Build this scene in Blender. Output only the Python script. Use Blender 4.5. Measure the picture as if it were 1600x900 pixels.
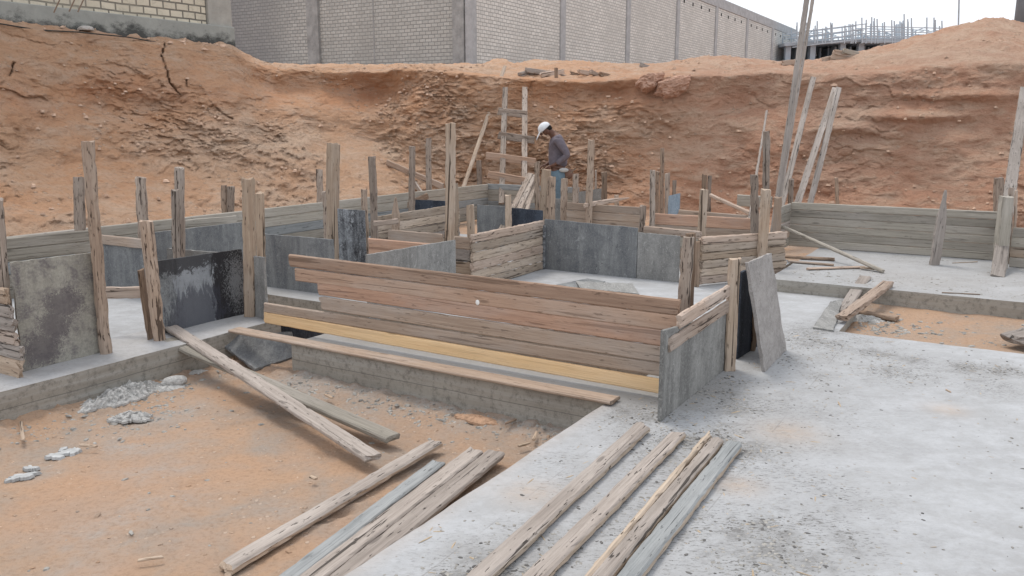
import bpy, bmesh, math, random
import numpy as np
from mathutils import Vector, Matrix
R = math.radians
for o in list(bpy.data.objects): bpy.data.objects.remove(o)
SC = bpy.context.scene
COL = SC.collection

# ------------------------------------------------------------------ camera
H = 1.6; F = 1300.0; PIT = math.atan(255/F); cP, sP = math.cos(PIT), math.sin(PIT)
cam = bpy.data.objects.new('camera', bpy.data.cameras.new('camera')); COL.objects.link(cam)
cam.location = (0, 0, H); cam.rotation_euler = (math.pi/2 - PIT, 0, 0)
cam.data.sensor_width = 36; cam.data.lens = F/1600*36; cam.data.clip_end = 2000; cam.data.clip_start = 0.05
SC.camera = cam
# ------------------------------------------------------------------ world, sun, exposure
SUN_EL, SUN_AZ = R(64), R(-35)      # azimuth clockwise from +Y
w = bpy.data.worlds.new('World'); SC.world = w; w.use_nodes = True
nt = w.node_tree; bg = nt.nodes['Background']
sky = nt.nodes.new('ShaderNodeTexSky'); sky.sky_type = 'NISHITA'; sky.sun_disc = False
sky.sun_elevation = SUN_EL; sky.sun_rotation = SUN_AZ; sky.dust_density = 4; sky.air_density = 1.2
mx = nt.nodes.new('ShaderNodeMixRGB'); mx.inputs[0].default_value = 0.82
mx.inputs[2].default_value = (10.8, 11.2, 11.9, 1)          # overcast cloud layer
nt.links.new(sky.outputs[0], mx.inputs[1]); nt.links.new(mx.outputs[0], bg.inputs[0]); bg.inputs[1].default_value = 0.1
sun = bpy.data.lights.new('sun', 'SUN'); sun.energy = 1.5; sun.angle = R(18); sun.color = (1, .94, .86)
so = bpy.data.objects.new('sun', sun); COL.objects.link(so)
sd = Vector((math.sin(SUN_AZ)*math.cos(SUN_EL), math.cos(SUN_AZ)*math.cos(SUN_EL), math.sin(SUN_EL)))
so.rotation_euler = sd.to_track_quat('Z', 'Y').to_euler(); so.location = (5, 5, 12)
SC.view_settings.view_transform = 'Standard'; SC.view_settings.look = 'None'
SC.view_settings.exposure = 0.22; SC.view_settings.gamma = 1

# ------------------------------------------------------------------ survey helpers: photo measurement -> metres in the place
AV = Vector((.856, -.517, 0)).normalized(); BV = Vector((.517, .856, 0)).normalized()
def ray(px, py):
    u = (px-800)/F; v = (450-py)/F
    return Vector((u, cP + v*sP, -sP + v*cP))
def G(px, py, z=0.0):
    d = ray(px, py); t = (z-H)/d.z; return Vector((d.x*t, d.y*t, z))
def D(px, py, Y):
    d = ray(px, py); t = Y/d.y; return Vector((d.x*t, Y, H + d.z*t))
def AB(a, b, z=0.0): return AV*a + BV*b + Vector((0, 0, z))
def toab(P): return P.dot(AV), P.dot(BV)
def onB(px, b, py=400):            # point on the line b = const seen at column px
    d = ray(px, py); k = d.dot(BV); t = b/k; return Vector((d.x*t, d.y*t, 0)).dot(AV)
def onA(px, a, py=400):
    d = ray(px, py); k = d.dot(AV); t = a/k; return Vector((d.x*t, d.y*t, 0)).dot(BV)
def zat(P, py):                    # height above plan point P seen at row py
    v = (450-py)/F
    return H + P.y*(-sP + v*cP)/(cP + v*sP)

# ------------------------------------------------------------------ noise
rng = np.random.RandomState(7)
_T = rng.rand(64, 64, 64).astype(np.float32)
def vnoise(x, y, z):
    xi = np.floor(x).astype(int); yi = np.floor(y).astype(int); zi = np.floor(z).astype(int)
    fx = x-xi; fy = y-yi; fz = z-zi
    fx = fx*fx*(3-2*fx); fy = fy*fy*(3-2*fy); fz = fz*fz*(3-2*fz)
    x0, x1, y0, y1, z0, z1 = xi & 63, (xi+1) & 63, yi & 63, (yi+1) & 63, zi & 63, (zi+1) & 63
    def L(a, b, t): return a + (b-a)*t
    return L(L(L(_T[x0, y0, z0], _T[x1, y0, z0], fx), L(_T[x0, y1, z0], _T[x1, y1, z0], fx), fy),
             L(L(_T[x0, y0, z1], _T[x1, y0, z1], fx), L(_T[x0, y1, z1], _T[x1, y1, z1], fx), fy), fz)*2-1
def fbm(x, y, z, o=4, g=.5):
    s = 0; a = 1; n = 0
    for i in range(o):
        k = 2.03**i
        s = s + a*vnoise(x*k+i*11.3, y*k+i*5.7, z*k+i*3.1); n += a; a *= g
    return s/n
def ridged(x, y, z, o=4):
    s = 0; a = 1; n = 0
    for i in range(o):
        k = 2.1**i
        s = s + a*(1-2*np.abs(vnoise(x*k+i*7.3, y*k+i*1.7, z*k+i*9.1))); n += a; a *= .5
    return s/n
def worley(x, y, z, jit=.95):
    xi = np.floor(x).astype(int); yi = np.floor(y).astype(int); zi = np.floor(z).astype(int)
    best = np.full(x.shape, 9.0); val = np.zeros(x.shape); best2 = np.full(x.shape, 9.0)
    for i in (-1, 0, 1):
        for j in (-1, 0, 1):
            for k in (-1, 0, 1):
                a, b, c = (xi+i) & 63, (yi+j) & 63, (zi+k) & 63
                r1 = _T[a, b, c]; r2 = _T[b, c, a]; r3 = _T[c, a, b]
                dx = xi+i+.5+(r1-.5)*jit-x; dy = yi+j+.5+(r2-.5)*jit-y; dz = zi+k+.5+(r3-.5)*jit-z
                d = dx*dx+dy*dy+dz*dz; m = d < best
                tl = _T[(a+17) & 63, b, c] + dx*(r2-.5)*.9 + dz*(r3-.2)*.9       # each clod has its own tilt
                best2 = np.where(m, best, np.minimum(best2, d)); val = np.where(m, tl, val); best = np.where(m, d, best)
    return val*2-1, np.sqrt(best2)-np.sqrt(best)
def sstep(a, b, x):
    t = np.clip((x-a)/(b-a), 0, 1); return t*t*(3-2*t)

# ------------------------------------------------------------------ materials
MATS = {}
def newmat(name):
    m = bpy.data.materials.new(name); m.use_nodes = True
    n = m.node_tree; b = n.nodes['Principled BSDF']; b.inputs['Roughness'].default_value = .9
    b.inputs['Specular IOR Level'].default_value = .25
    return m, n, b
def N(n, t, **k):
    q = n.nodes.new(t)
    for a, v in k.items(): setattr(q, a, v)
    return q
def noise(n, vec, scale, detail=5, rough=.6, dist=0):
    q = N(n, 'ShaderNodeTexNoise'); q.inputs['Scale'].default_value = scale; q.inputs['Detail'].default_value = detail
    q.inputs['Roughness'].default_value = rough; q.inputs['Distortion'].default_value = dist
    n.links.new(vec, q.inputs['Vector']); return q.outputs['Fac']
def mapping(n, vec, sc, loc=(0, 0, 0), rot=(0, 0, 0)):
    q = N(n, 'ShaderNodeMapping'); q.inputs['Scale'].default_value = sc; q.inputs['Location'].default_value = loc
    q.inputs['Rotation'].default_value = rot
    n.links.new(vec, q.inputs['Vector']); return q.outputs[0]
def ramp(n, fac, pts):
    q = N(n, 'ShaderNodeValToRGB'); e = q.color_ramp.elements
    while len(e) < len(pts): e.new(.5)
    for i, (p, c) in enumerate(pts):
        e[i].position = p; e[i].color = (c, c, c, 1) if isinstance(c, (int, float)) else (*c, 1)
    n.links.new(fac, q.inputs[0]); return q.outputs[0]
def mix(n, fac, a, b, mode='MIX'):
    q = N(n, 'ShaderNodeMixRGB', blend_type=mode)
    for i, v in ((0, fac), (1, a), (2, b)):
        if hasattr(v, 'is_output'): n.links.new(v, q.inputs[i])
        elif i == 0: q.inputs[0].default_value = v
        else: q.inputs[i].default_value = (*v, 1) if len(v) == 3 else v
    return q.outputs[0]
def mth(n, op, a, b=0.0, clamp=False):
    q = N(n, 'ShaderNodeMath', operation=op, use_clamp=clamp)
    for i, v in ((0, a), (1, b)):
        if hasattr(v, 'is_output'): n.links.new(v, q.inputs[i])
        else: q.inputs[i].default_value = v
    return q.outputs[0]
def bump(n, b, h, dist, strength=1.0, prev=None):
    q = N(n, 'ShaderNodeBump'); q.inputs['Distance'].default_value = dist; q.inputs['Strength'].default_value = strength
    n.links.new(h, q.inputs['Height'])
    if prev is not None: n.links.new(prev, q.inputs['Normal'])
    n.links.new(q.outputs[0], b.inputs['Normal']); return q.outputs[0]
def objcoord(n):
    """object coordinates shifted per object so that no two planks carry the same grain"""
    tc = N(n, 'ShaderNodeTexCoord'); oi = N(n, 'ShaderNodeObjectInfo')
    s = N(n, 'ShaderNodeVectorMath', operation='SCALE'); s.inputs[0].default_value = (37, 23, 51)
    n.links.new(oi.outputs['Random'], s.inputs['Scale'])
    a = N(n, 'ShaderNodeVectorMath', operation='ADD'); n.links.new(tc.outputs['Object'], a.inputs[0]); n.links.new(s.outputs[0], a.inputs[1])
    return a.outputs[0], oi.outputs['Random']

def wood(name, light, dark, stain=(.42, .42, .42), stain_amt=.5, crack=.9, fleck=.64):
    if name in MATS: return MATS[name]
    m, n, b = newmat(name); v, rnd = objcoord(n)
    g1 = noise(n, mapping(n, v, (1.5, 40, 40)), 1.0, 7, .68, .5)
    g2 = noise(n, mapping(n, v, (4, 120, 120)), 1.0, 4, .7)
    base = mix(n, ramp(n, g1, [(.32, 0), (.68, 1)]), dark, light)
    base = mix(n, mth(n, 'MULTIPLY', ramp(n, noise(n, mapping(n, v, (1.1, 3.5, 3.5)), 1.3, 5, .6), [(.45, 0), (.7, 1)]), stain_amt), base, stain)
    base = mix(n, ramp(n, g2, [(.25, .55), (.5, 1)]), tuple(c*.45 for c in dark), base)
    # long cracks and short checks
    cr = ramp(n, noise(n, mapping(n, v, (.9, 30, 30), (3, 1, 2)), 1.0, 3, .5, .8), [(.645, 0), (.67, 1)])
    ck = ramp(n, noise(n, mapping(n, v, (11, 70, 70), (1, 7, 2)), 1.0, 3, .6), [(fleck, 0), (fleck+.05, 1)])
    allc = mth(n, 'MULTIPLY', mth(n, 'MAXIMUM', cr, ck), crack)
    base = mix(n, allc, base, tuple(c*(.38 if fleck < .63 else .2) for c in dark))
    # knots
    vo = N(n, 'ShaderNodeTexVoronoi'); vo.inputs['Scale'].default_value = 1
    n.links.new(mapping(n, v, (2.2, 9, 9)), vo.inputs['Vector'])
    kn = ramp(n, vo.outputs['Distance'], [(.07, 1), (.13, 0)])
    base = mix(n, mth(n, 'MULTIPLY', kn, .55), base, tuple(c*.35 for c in dark))
    val = N(n, 'ShaderNodeHueSaturation'); n.links.new(base, val.inputs['Color'])
    n.links.new(mth(n, 'ADD', mth(n, 'MULTIPLY', rnd, .42), .80), val.inputs['Value'])
    n.links.new(val.outputs[0], b.inputs['Base Color'])
    h = mth(n, 'SUBTRACT', mth(n, 'ADD', mth(n, 'MULTIPLY', g1, .5), mth(n, 'MULTIPLY', g2, .35)), mth(n, 'MULTIPLY', allc, .9))
    bump(n, b, h, .008, .9); b.inputs['Specular IOR Level'].default_value = .15
    MATS[name] = m; return m
W_GREY = wood('weathered_wood', (0.397, 0.347, 0.310), (0.240, 0.206, 0.180), (0.471, 0.420, 0.380), .6)
W_PALE = wood('pale_dry_wood', (0.520, 0.409, 0.330), (0.340, 0.254, 0.200), (0.520, 0.448, 0.393), .6)
W_TAN = wood('tan_wood', (.49, .385, .29), (.30, .215, .155), (.50, .44, .38), .5)
W_BROWN = wood('brown_stake_wood', (.31, .225, .165), (.17, .115, .08), (.34, .28, .23), .4)
W_RED = wood('reddish_board_wood', (.49, .315, .225), (.37, .23, .165), (.43, .355, .31), .6, .35)
W_ROSY = wood('rosy_brown_board', (.46, .32, .235), (.33, .22, .16), (.42, .345, .29), .6, .4)
W_YEL = wood('fresh_yellow_wood', (.76, .54, .31), (.66, .44, .235), (.66, .52, .38), .3, .12)
W_DUN = wood('dun_board_wood', (.44, .34, .265), (.31, .23, .175), (.43, .38, .34), .6, .4)
W_CEM = wood('cement_stained_wood', (0.391, 0.358, 0.305), (0.264, 0.240, 0.203), (0.449, 0.412, 0.371), .6, .35)
W_BLUE = wood('blue_grey_board', (0.327, 0.340, 0.340), (0.212, 0.221, 0.223), (0.396, 0.400, 0.396), .6, .6)
W_ROT = wood('grey_silver_wood', (0.370, 0.326, 0.293), (0.222, 0.193, 0.171), (0.425, 0.382, 0.351), .6)
def ply(name, light, dark, amt=.5, blotch=(.05, .05, .06), pale=.7):
    m, n, b = newmat(name); v, rnd = objcoord(n)
    s1 = noise(n, mapping(n, v, (7, .8, 7)), 1.0, 8, .72, .4)
    s2 = noise(n, v, 7, 9, .75, .3)
    s3 = noise(n, v, 70, 4, .7)
    c = mix(n, ramp(n, s1, [(.40, 0), (.60, 1)]), light, dark)
    c = mix(n, mth(n, 'MULTIPLY', ramp(n, s2, [(.52-.08*amt, 0), (.62, 1)]), amt), c, blotch)
    c = mix(n, ramp(n, s3, [(.30, .3), (.55, 0)]), c, tuple(min(1, q*1.5+.04) for q in light))
    hi = tuple(min(1, q*1.3+.06) for q in light)
    vo = noise(n, mapping(n, v, (3, 1.6, 3), (9, 4, 1)), 5, 7, .8, 2.0)
    c = mix(n, ramp(n, vo, [(.57, 0), (.64, pale)]), c, hi)
    scr = noise(n, mapping(n, v, (26, 9, 20), (2, 5, 1), (0, 0, .6)), 1.5, 4, .6, 1.5)
    c = mix(n, ramp(n, scr, [(.63, 0), (.68, pale*.8)]), c, hi)
    scd = noise(n, mapping(n, v, (20, 12, 20), (7, 1, 1), (0, 0, -.8)), 1.8, 4, .6, 2.5)
    c = mix(n, mth(n, 'MULTIPLY', ramp(n, scd, [(.60, 0), (.66, .8)]), ramp(n, noise(n, v, 2.6, 3, .5), [(.48, 0), (.6, 1)])), c, tuple(q*.4 for q in dark))
    n.links.new(c, b.inputs['Base Color'])
    bump(n, b, mth(n, 'ADD', mth(n, 'MULTIPLY', s2, .6), s3), .004, .7); b.inputs['Roughness'].default_value = .8
    return m
W_STK = wood('speckled_stake_wood', (0.474, 0.364, 0.279), (0.271, 0.193, 0.144), (0.502, 0.421, 0.358), .55, 1.0, .595)
W_STG = wood('speckled_grey_stake_wood', (0.406, 0.338, 0.282), (0.232, 0.179, 0.145), (0.444, 0.395, 0.351), .55, 1.0, .595)
W_OLD = wood('olive_tan_board', (0.501, 0.409, 0.321), (0.312, 0.246, 0.193), (0.510, 0.444, 0.385), .6, .9, .62)
W_EDGE = wood('pale_chewed_edge_wood', (.53, .44, .35), (.37, .29, .22), (.50, .44, .37), .5)
P_GREY = ply('cement_grey_plywood', (0.302, 0.297, 0.284), (0.203, 0.200, 0.191), .5, (.14, .14, .138))
P_TAN = ply('cement_tan_plywood', (.34, .325, .28), (.26, .245, .21), .8, (.115, .10, .11), .25)
P_FIB = ply('fibrous_worn_plywood', (.285, .28, .265), (.16, .158, .15), .5, (.09, .088, .085), .6)
P_MAUVE = ply('mauve_tan_plywood', (.36, .335, .315), (.27, .25, .235), .5, (.19, .175, .165), .4)
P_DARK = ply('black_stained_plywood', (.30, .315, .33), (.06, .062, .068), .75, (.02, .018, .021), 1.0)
def local_blobs(n, blobs):
    tc = N(n, 'ShaderNodeTexCoord'); out = None
    for (x, y, rx_, ry_) in blobs:
        mp = N(n, 'ShaderNodeMapping'); mp.inputs['Location'].default_value = (-x/rx_, -y/ry_, 0); mp.inputs['Scale'].default_value = (1/rx_, 1/ry_, 0)
        n.links.new(tc.outputs['Object'], mp.inputs[0]); ln = N(n, 'ShaderNodeVectorMath', operation='LENGTH'); n.links.new(mp.outputs[0], ln.inputs[0])
        k = mth(n, 'SUBTRACT', 1.0, ln.outputs['Value'], True); out = k if out is None else mth(n, 'MAXIMUM', out, k)
    return out, tc.outputs['Object']
def overlay(m, blobs, col, sc, thr, amt, stretch=(1, 1, 1)):
    n = m.node_tree; b = n.nodes['Principled BSDF']; prev = b.inputs['Base Color'].links[0].from_socket
    k, v = local_blobs(n, blobs)
    f = noise(n, mapping(n, v, stretch), sc, 8, .8, 1.2)
    f2 = mth(n, 'ADD', f, mth(n, 'MULTIPLY', k, .45))
    q = mth(n, 'MULTIPLY', ramp(n, f2, [(thr, 0), (thr+.06, 1)]), mth(n, 'MULTIPLY', ramp(n, k, [(0, 0), (.12, 1)]), amt))
    n.links.new(mix(n, q, prev, col), b.inputs['Base Color'])
overlay(P_TAN, [(.14, .12, .22, .20), (.24, .27, .20, .18), (.32, .40, .24, .17)], (.10, .085, .095), 62, .66, .7)
P_STRK = ply('black_streaked_plywood', (.25, .262, .265), (.10, .105, .108), .5, (.04, .04, .045), .6)
overlay(P_STRK, [(.40, .3, .34, .8)], (.33, .35, .375), 6, .62, .6, (4.5, .7, 1))
overlay(P_STRK, [(.80, .3, .30, .8)], (.020, .018, .020), 7, .53, .95, (2.0, .8, 1))
overlay(P_STRK, [(.78, .3, .36, .8)], (.30, .305, .31), 40, .82, .6, (1.5, 1, 1))
overlay(P_STRK, [(.1, .56, .9, .16)], (.03, .028, .03), 16, .60, .85)
overlay(P_STRK, [(.35, .1, .4, .3)], (.05, .05, .065), 7, .60, .7, (2.5, .6, 1))
P_GALV = ply('blue_galvanised_sheet', (.33, .40, .47), (.22, .28, .34), .3, (.14, .18, .23), .5)
P_BLUE = ply('slate_blue_plywood', (0.231, 0.237, 0.235), (0.139, 0.144, 0.150), .5, (.095, .10, .112), .6)
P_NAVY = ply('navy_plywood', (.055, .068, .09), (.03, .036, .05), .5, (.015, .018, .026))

def soil(name, c1, c2, c3, c4, fine=1.0, scale=1.0):
    m, n, b = newmat(name); tc = N(n, 'ShaderNodeTexCoord'); v = tc.outputs['Object']
    big = noise(n, mapping(n, v, (.35, .35, .6)), 1.0*scale, 6, .6, .5)
    mid = noise(n, mapping(n, v, (1, 1, 2.2)), 2.3*scale, 8, .68, .3)
    fin = noise(n, v, 26*fine, 8, .75)
    c = mix(n, ramp(n, big, [(.36, 0), (.62, 1)]), c1, c2)
    c = mix(n, ramp(n, mid, [(.42, 0), (.66, .9)]), c, c3)
    c = mix(n, mth(n, 'MULTIPLY', ramp(n, noise(n, v, 1.1, 4, .6), [(.55, 0), (.68, 1)]), .6), c, c4)
    at = N(n, 'ShaderNodeAttribute', attribute_name='powder'); sc_ = N(n, 'ShaderNodeSeparateColor'); n.links.new(at.outputs['Color'], sc_.inputs[0])
    c = mix(n, mth(n, 'MULTIPLY', sc_.outputs[1], .6), c, (.455, .285, .185))
    c = mix(n, mth(n, 'MULTIPLY', sc_.outputs[0], ramp(n, noise(n, v, 11, 7, .8), [(.35, .35), (.6, 1)])), c, (.36, .335, .31))
    c = mix(n, ramp(n, fin, [(.32, .5), (.52, 0)]), c, tuple(q*.5 for q in c1))
    vo = N(n, 'ShaderNodeTexVoronoi'); vo.inputs['Scale'].default_value = 16; n.links.new(v, vo.inputs['Vector'])
    peb = mth(n, 'MULTIPLY', ramp(n, vo.outputs['Distance'], [(.13, 1), (.2, 0)]), ramp(n, noise(n, v, 3, 2), [(.5, 0), (.6, 1)]))
    c = mix(n, mth(n, 'MULTIPLY', peb, .55), c, (.58, .46, .37))
    n.links.new(c, b.inputs['Base Color']); b.inputs['Specular IOR Level'].default_value = .08; b.inputs['Roughness'].default_value = 1
    h = mth(n, 'ADD', mth(n, 'MULTIPLY', mid, .8), mth(n, 'MULTIPLY', fin, .45))
    h = mth(n, 'ADD', h, mth(n, 'MULTIPLY', peb, .25))
    bump(n, b, h, .03, .8)
    return m, n, b
M_SOIL, _, _ = soil('sandy_soil', (.445, .29, .19), (.395, .275, .195), (.32, .275, .235), (.44, .285, .195), 1.6)

def bankmat():
    m, n, b = newmat('red_earth'); tc = N(n, 'ShaderNodeTexCoord'); v = tc.outputs['Object']
    at = N(n, 'ShaderNodeAttribute', attribute_name='tone'); rgb = N(n, 'ShaderNodeSeparateColor'); n.links.new(at.outputs['Color'], rgb.inputs[0])
    right, pale, red = rgb.outputs[0], rgb.outputs[1], rgb.outputs[2]
    big = noise(n, mapping(n, v, (.4, .4, .9)), 1.0, 7, .6, .6)
    mid = noise(n, mapping(n, v, (1, 1, 2.6)), 1.9, 8, .7, .4)
    fin = noise(n, mapping(n, v, (1, 1, 1.5)), 14, 8, .78)
    left = mix(n, ramp(n, big, [(.35, 0), (.65, 1)]), (.67, .37, .215), (.61, .385, .25))
    rgt = mix(n, ramp(n, big, [(.35, 0), (.65, 1)]), (.57, .315, .21), (.52, .335, .245))
    c = mix(n, right, left, rgt)
    c = mix(n, mth(n, 'MULTIPLY', ramp(n, mid, [(.45, 0), (.65, 1)]), .7), c, (.66, .49, .37))
    c = mix(n, mth(n, 'MULTIPLY', pale, ramp(n, mid, [(.3, .5), (.6, 1)])), c, (.70, .53, .40))
    c = mix(n, mth(n, 'MULTIPLY', red, ramp(n, fin, [(.3, .6), (.6, 1)])), c, (.50, .22, .12))
    c = mix(n, ramp(n, fin, [(.30, .55), (.50, 0)]), c, (.33, .185, .12))
    vo = N(n, 'ShaderNodeTexVoronoi'); vo.inputs['Scale'].default_value = 7; n.links.new(mapping(n, v, (1, 1, 1.6)), vo.inputs['Vector'])
    peb = mth(n, 'MULTIPLY', ramp(n, vo.outputs['Distance'], [(.16, 1), (.26, 0)]), ramp(n, noise(n, v, 1.7, 3), [(.48, 0), (.62, 1)]))
    c = mix(n, mth(n, 'MULTIPLY', peb, .5), c, (.60, .48, .38))
    n.links.new(c, b.inputs['Base Color']); b.inputs['Specular IOR Level'].default_value = .05; b.inputs['Roughness'].default_value = 1
    h = mth(n, 'ADD', mth(n, 'ADD', mth(n, 'MULTIPLY', mid, .9), mth(n, 'MULTIPLY', fin, .6)), mth(n, 'MULTIPLY', peb, .3))
    bump(n, b, h, .14, 1.0)
    return m
M_BANK = bankmat()

def concretemat(name, top=True):
    m, n, b = newmat(name); tc = N(n, 'ShaderNodeTexCoord'); v = tc.outputs['Object']
    mid = noise(n, v, 1.6, 7, .65); fin = noise(n, v, 22, 8, .75); sp = noise(n, v, 75, 5, .7)
    if top:
        at = N(n, 'ShaderNodeAttribute', attribute_name='dirt'); sc = N(n, 'ShaderNodeSeparateColor'); n.links.new(at.outputs['Color'], sc.inputs[0])
        d, tan = sc.outputs[0], sc.outputs[1]
        c = mix(n, ramp(n, mid, [(.35, 0), (.65, 1)]), (.395, .402, .41), (.335, .337, .342))
        c = mix(n, mth(n, 'MULTIPLY', ramp(n, noise(n, mapping(n, v, (1, 1, 1), (5, 2, 0)), .55, 6, .6, .8), [(.42, 0), (.62, 1)]), .55), c, (.345, .343, .34))
        c = mix(n, ramp(n, fin, [(.38, .6), (.55, 0)]), c, (.335, .333, .33))
        k = mth(n, 'ADD', mth(n, 'MULTIPLY', d, .30), mth(n, 'MULTIPLY', noise(n, v, 9, 9, .8), 1.0))
        c = mix(n, mth(n, 'MULTIPLY', ramp(n, k, [(.62, 0), (.84, 1)]), .75), c, (.19, .185, .178))
        c = mix(n, mth(n, 'MULTIPLY', ramp(n, noise(n, mapping(n, v, (1, 1.3, 1), (3, 8, 0)), 3.6, 10, .78, .1), [(.44, 0), (.62, 1)]), mth(n, 'SUBTRACT', .7, d, True)), c, (.47, .48, .495))
        fl1 = ramp(n, noise(n, mapping(n, v, (34, 90, 1)), 1.0, 4, .7, .5), [(.55, 0), (.60, 1)]); fl2 = ramp(n, noise(n, mapping(n, v, (15, 42, 1), (4, 4, 0)), 1.0, 5, .7, .5), [(.60, 0), (.65, 1)])
        c = mix(n, mth(n, 'MULTIPLY', mth(n, 'MAXIMUM', fl1, fl2), mth(n, 'MULTIPLY', mth(n, 'ADD', mth(n, 'MULTIPLY', d, 1.9), .06), ramp(n, noise(n, v, 4, 4, .6), [(.40, .3), (.58, 1)])), True), c, (.13, .125, .118))
        c = mix(n, mth(n, 'MULTIPLY', ramp(n, sp, [(.62, 0), (.68, 1)]), mth(n, 'ADD', mth(n, 'MULTIPLY', d, .6), .16)), c, (.13, .12, .11))
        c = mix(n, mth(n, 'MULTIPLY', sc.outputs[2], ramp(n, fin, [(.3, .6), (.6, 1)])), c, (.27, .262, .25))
        c = mix(n, mth(n, 'MULTIPLY', tan, ramp(n, fin, [(.3, .3), (.6, 1)])), c, (.42, .32, .24))
        ln = N(n, 'ShaderNodeAttribute', attribute_name='line'); 
        # impressed board joints in the slab surface, measured along the two building directions
        sx = N(n, 'ShaderNodeSeparateXYZ'); n.links.new(v, sx.inputs[0])
        a = mth(n, 'ADD', mth(n, 'MULTIPLY', sx.outputs[0], AV.x), mth(n, 'MULTIPLY', sx.outputs[1], AV.y))
        bb = mth(n, 'ADD', mth(n, 'MULTIPLY', sx.outputs[0], BV.x), mth(n, 'MULTIPLY', sx.outputs[1], BV.y))
        l1 = mth(n, 'LESS_THAN', mth(n, 'ABSOLUTE', mth(n, 'ADD', a, 1.70)), .0028)
        l2 = mth(n, 'LESS_THAN', mth(n, 'ABSOLUTE', mth(n, 'ADD', a, .98)), .0025)
        l3 = mth(n, 'MULTIPLY', mth(n, 'LESS_THAN', mth(n, 'FRACT', mth(n, 'DIVIDE', bb, .43)), .011), mth(n, 'LESS_THAN', a, -1.70))
        l = mth(n, 'MAXIMUM', mth(n, 'MAXIMUM', l1, l2), l3)
        l = mth(n, 'MULTIPLY', l, ramp(n, noise(n, v, 2.5, 3), [(.42, 0), (.62, .5)]))
        l = mth(n, 'MULTIPLY', l, mth(n, 'LESS_THAN', bb, 7.5))
        c = mix(n, l, c, (.22, .21, .20))
        h = mth(n, 'ADD', mth(n, 'MULTIPLY', fin, .5), mth(n, 'MULTIPLY', sp, .4)); h = mth(n, 'SUBTRACT', h, mth(n, 'MULTIPLY', l, .6))
        bump(n, b, h, .006, .7)
    else:
        sx = N(n, 'ShaderNodeSeparateXYZ'); n.links.new(v, sx.inputs[0])
        bd = noise(n, mapping(n, v, (.5, .5, 20)), 1.2, 6, .65)
        c = mix(n, ramp(n, mid, [(.35, 0), (.65, 1)]), (.36, .335, .29), (.27, .245, .21))
        c = mix(n, mth(n, 'MULTIPLY', ramp(n, bd, [(.45, 0), (.65, 1)]), .7), c, (.40, .385, .355))
        c = mix(n, ramp(n, fin, [(.35, .6), (.5, 0)]), c, (.12, .11, .095))
        jn = mth(n, 'LESS_THAN', mth(n, 'ABSOLUTE', mth(n, 'ADD', sx.outputs[2], mth(n, 'ADD', .112, mth(n, 'MULTIPLY', noise(n, v, 1.5, 2), .01)))), .003)
        c = mix(n, mth(n, 'MULTIPLY', jn, .6), c, (.12, .11, .10))
        bump(n, b, mth(n, 'ADD', mth(n, 'MULTIPLY', bd, .6), mth(n, 'MULTIPLY', fin, .5)), .008, .9)
    n.links.new(c, b.inputs['Base Color']); b.inputs['Roughness'].default_value = .93
    return m
M_CTOP = concretemat('dusty_concrete', True); M_CSIDE = concretemat('board_marked_concrete', False)

def simple(name, c, rough=.9, var=.25, sc=6, bmp=.01):
    m, n, b = newmat(name); tc = N(n, 'ShaderNodeTexCoord'); v = tc.outputs['Object']
    f = noise(n, v, sc, 6, .7)
    n.links.new(mix(n, ramp(n, f, [(.3, 0), (.7, 1)]), tuple(q*(1-var) for q in c), tuple(min(1, q*(1+var)) for q in c)), b.inputs['Base Color'])
    b.inputs['Roughness'].default_value = rough
    if bmp: bump(n, b, f, bmp, .8)
    return m
def brick(name, c1, c2, mortar, w=.25, h=.12, stain=(.1, .1, .11), stain_x=None, mw=.012):
    m, n, b = newmat(name); tc = N(n, 'ShaderNodeTexCoord'); v = tc.outputs['Object']
    sx = N(n, 'ShaderNodeSeparateXYZ'); n.links.new(v, sx.inputs[0])
    cb = N(n, 'ShaderNodeCombineXYZ'); n.links.new(sx.outputs[0], cb.inputs[0])
    wob = noise(n, v, 1.2, 3)
    n.links.new(mth(n, 'ADD', sx.outputs[2], mth(n, 'MULTIPLY', wob, .05)), cb.inputs[1])
    t = N(n, 'ShaderNodeTexBrick'); t.inputs['Scale'].default_value = 1; t.inputs['Brick Width'].default_value = w
    t.inputs['Row Height'].default_value = h; t.inputs['Mortar Size'].default_value = mw; t.inputs['Mortar Smooth'].default_value = .3
    t.inputs['Color1'].default_value = (*c1, 1); t.inputs['Color2'].default_value = (*c2, 1); t.inputs['Mortar'].default_value = (*mortar, 1)
    n.links.new(cb.outputs[0], t.inputs['Vector'])
    c = mix(n, ramp(n, noise(n, mapping(n, v, (.5, 1, .35)), 1.2, 6, .65), [(.4, 0), (.68, .6)]), t.outputs[0], tuple(q*.62 for q in c1))
    c = mix(n, ramp(n, noise(n, v, 9, 6, .8), [(.35, .5), (.5, 0)]), c, tuple(q*.5 for q in c1))
    # grout run out of a few joints
    c = mix(n, ramp(n, noise(n, mapping(n, v, (5, 1, .55)), 1, 3, .5), [(.70, 0), (.76, .5)]), c, (.15, .15, .155))
    if stain_x:
        x0, x1 = stain_x
        mr = N(n, 'ShaderNodeMapRange'); mr.inputs[1].default_value = x0; mr.inputs[2].default_value = x1
        n.links.new(mth(n, 'ADD', sx.outputs[0], mth(n, 'MULTIPLY', noise(n, v, .5, 5), 3)), mr.inputs[0])
        c = mix(n, mth(n, 'MULTIPLY', mr.outputs[0], .8), c, stain, 'MIX')
    n.links.new(c, b.inputs['Base Color'])
    bump(n, b, mth(n, 'SUBTRACT', mth(n, 'MULTIPLY', noise(n, v, 20, 4), .3), t.outputs['Fac']), .015, .8)
    return m

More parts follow.
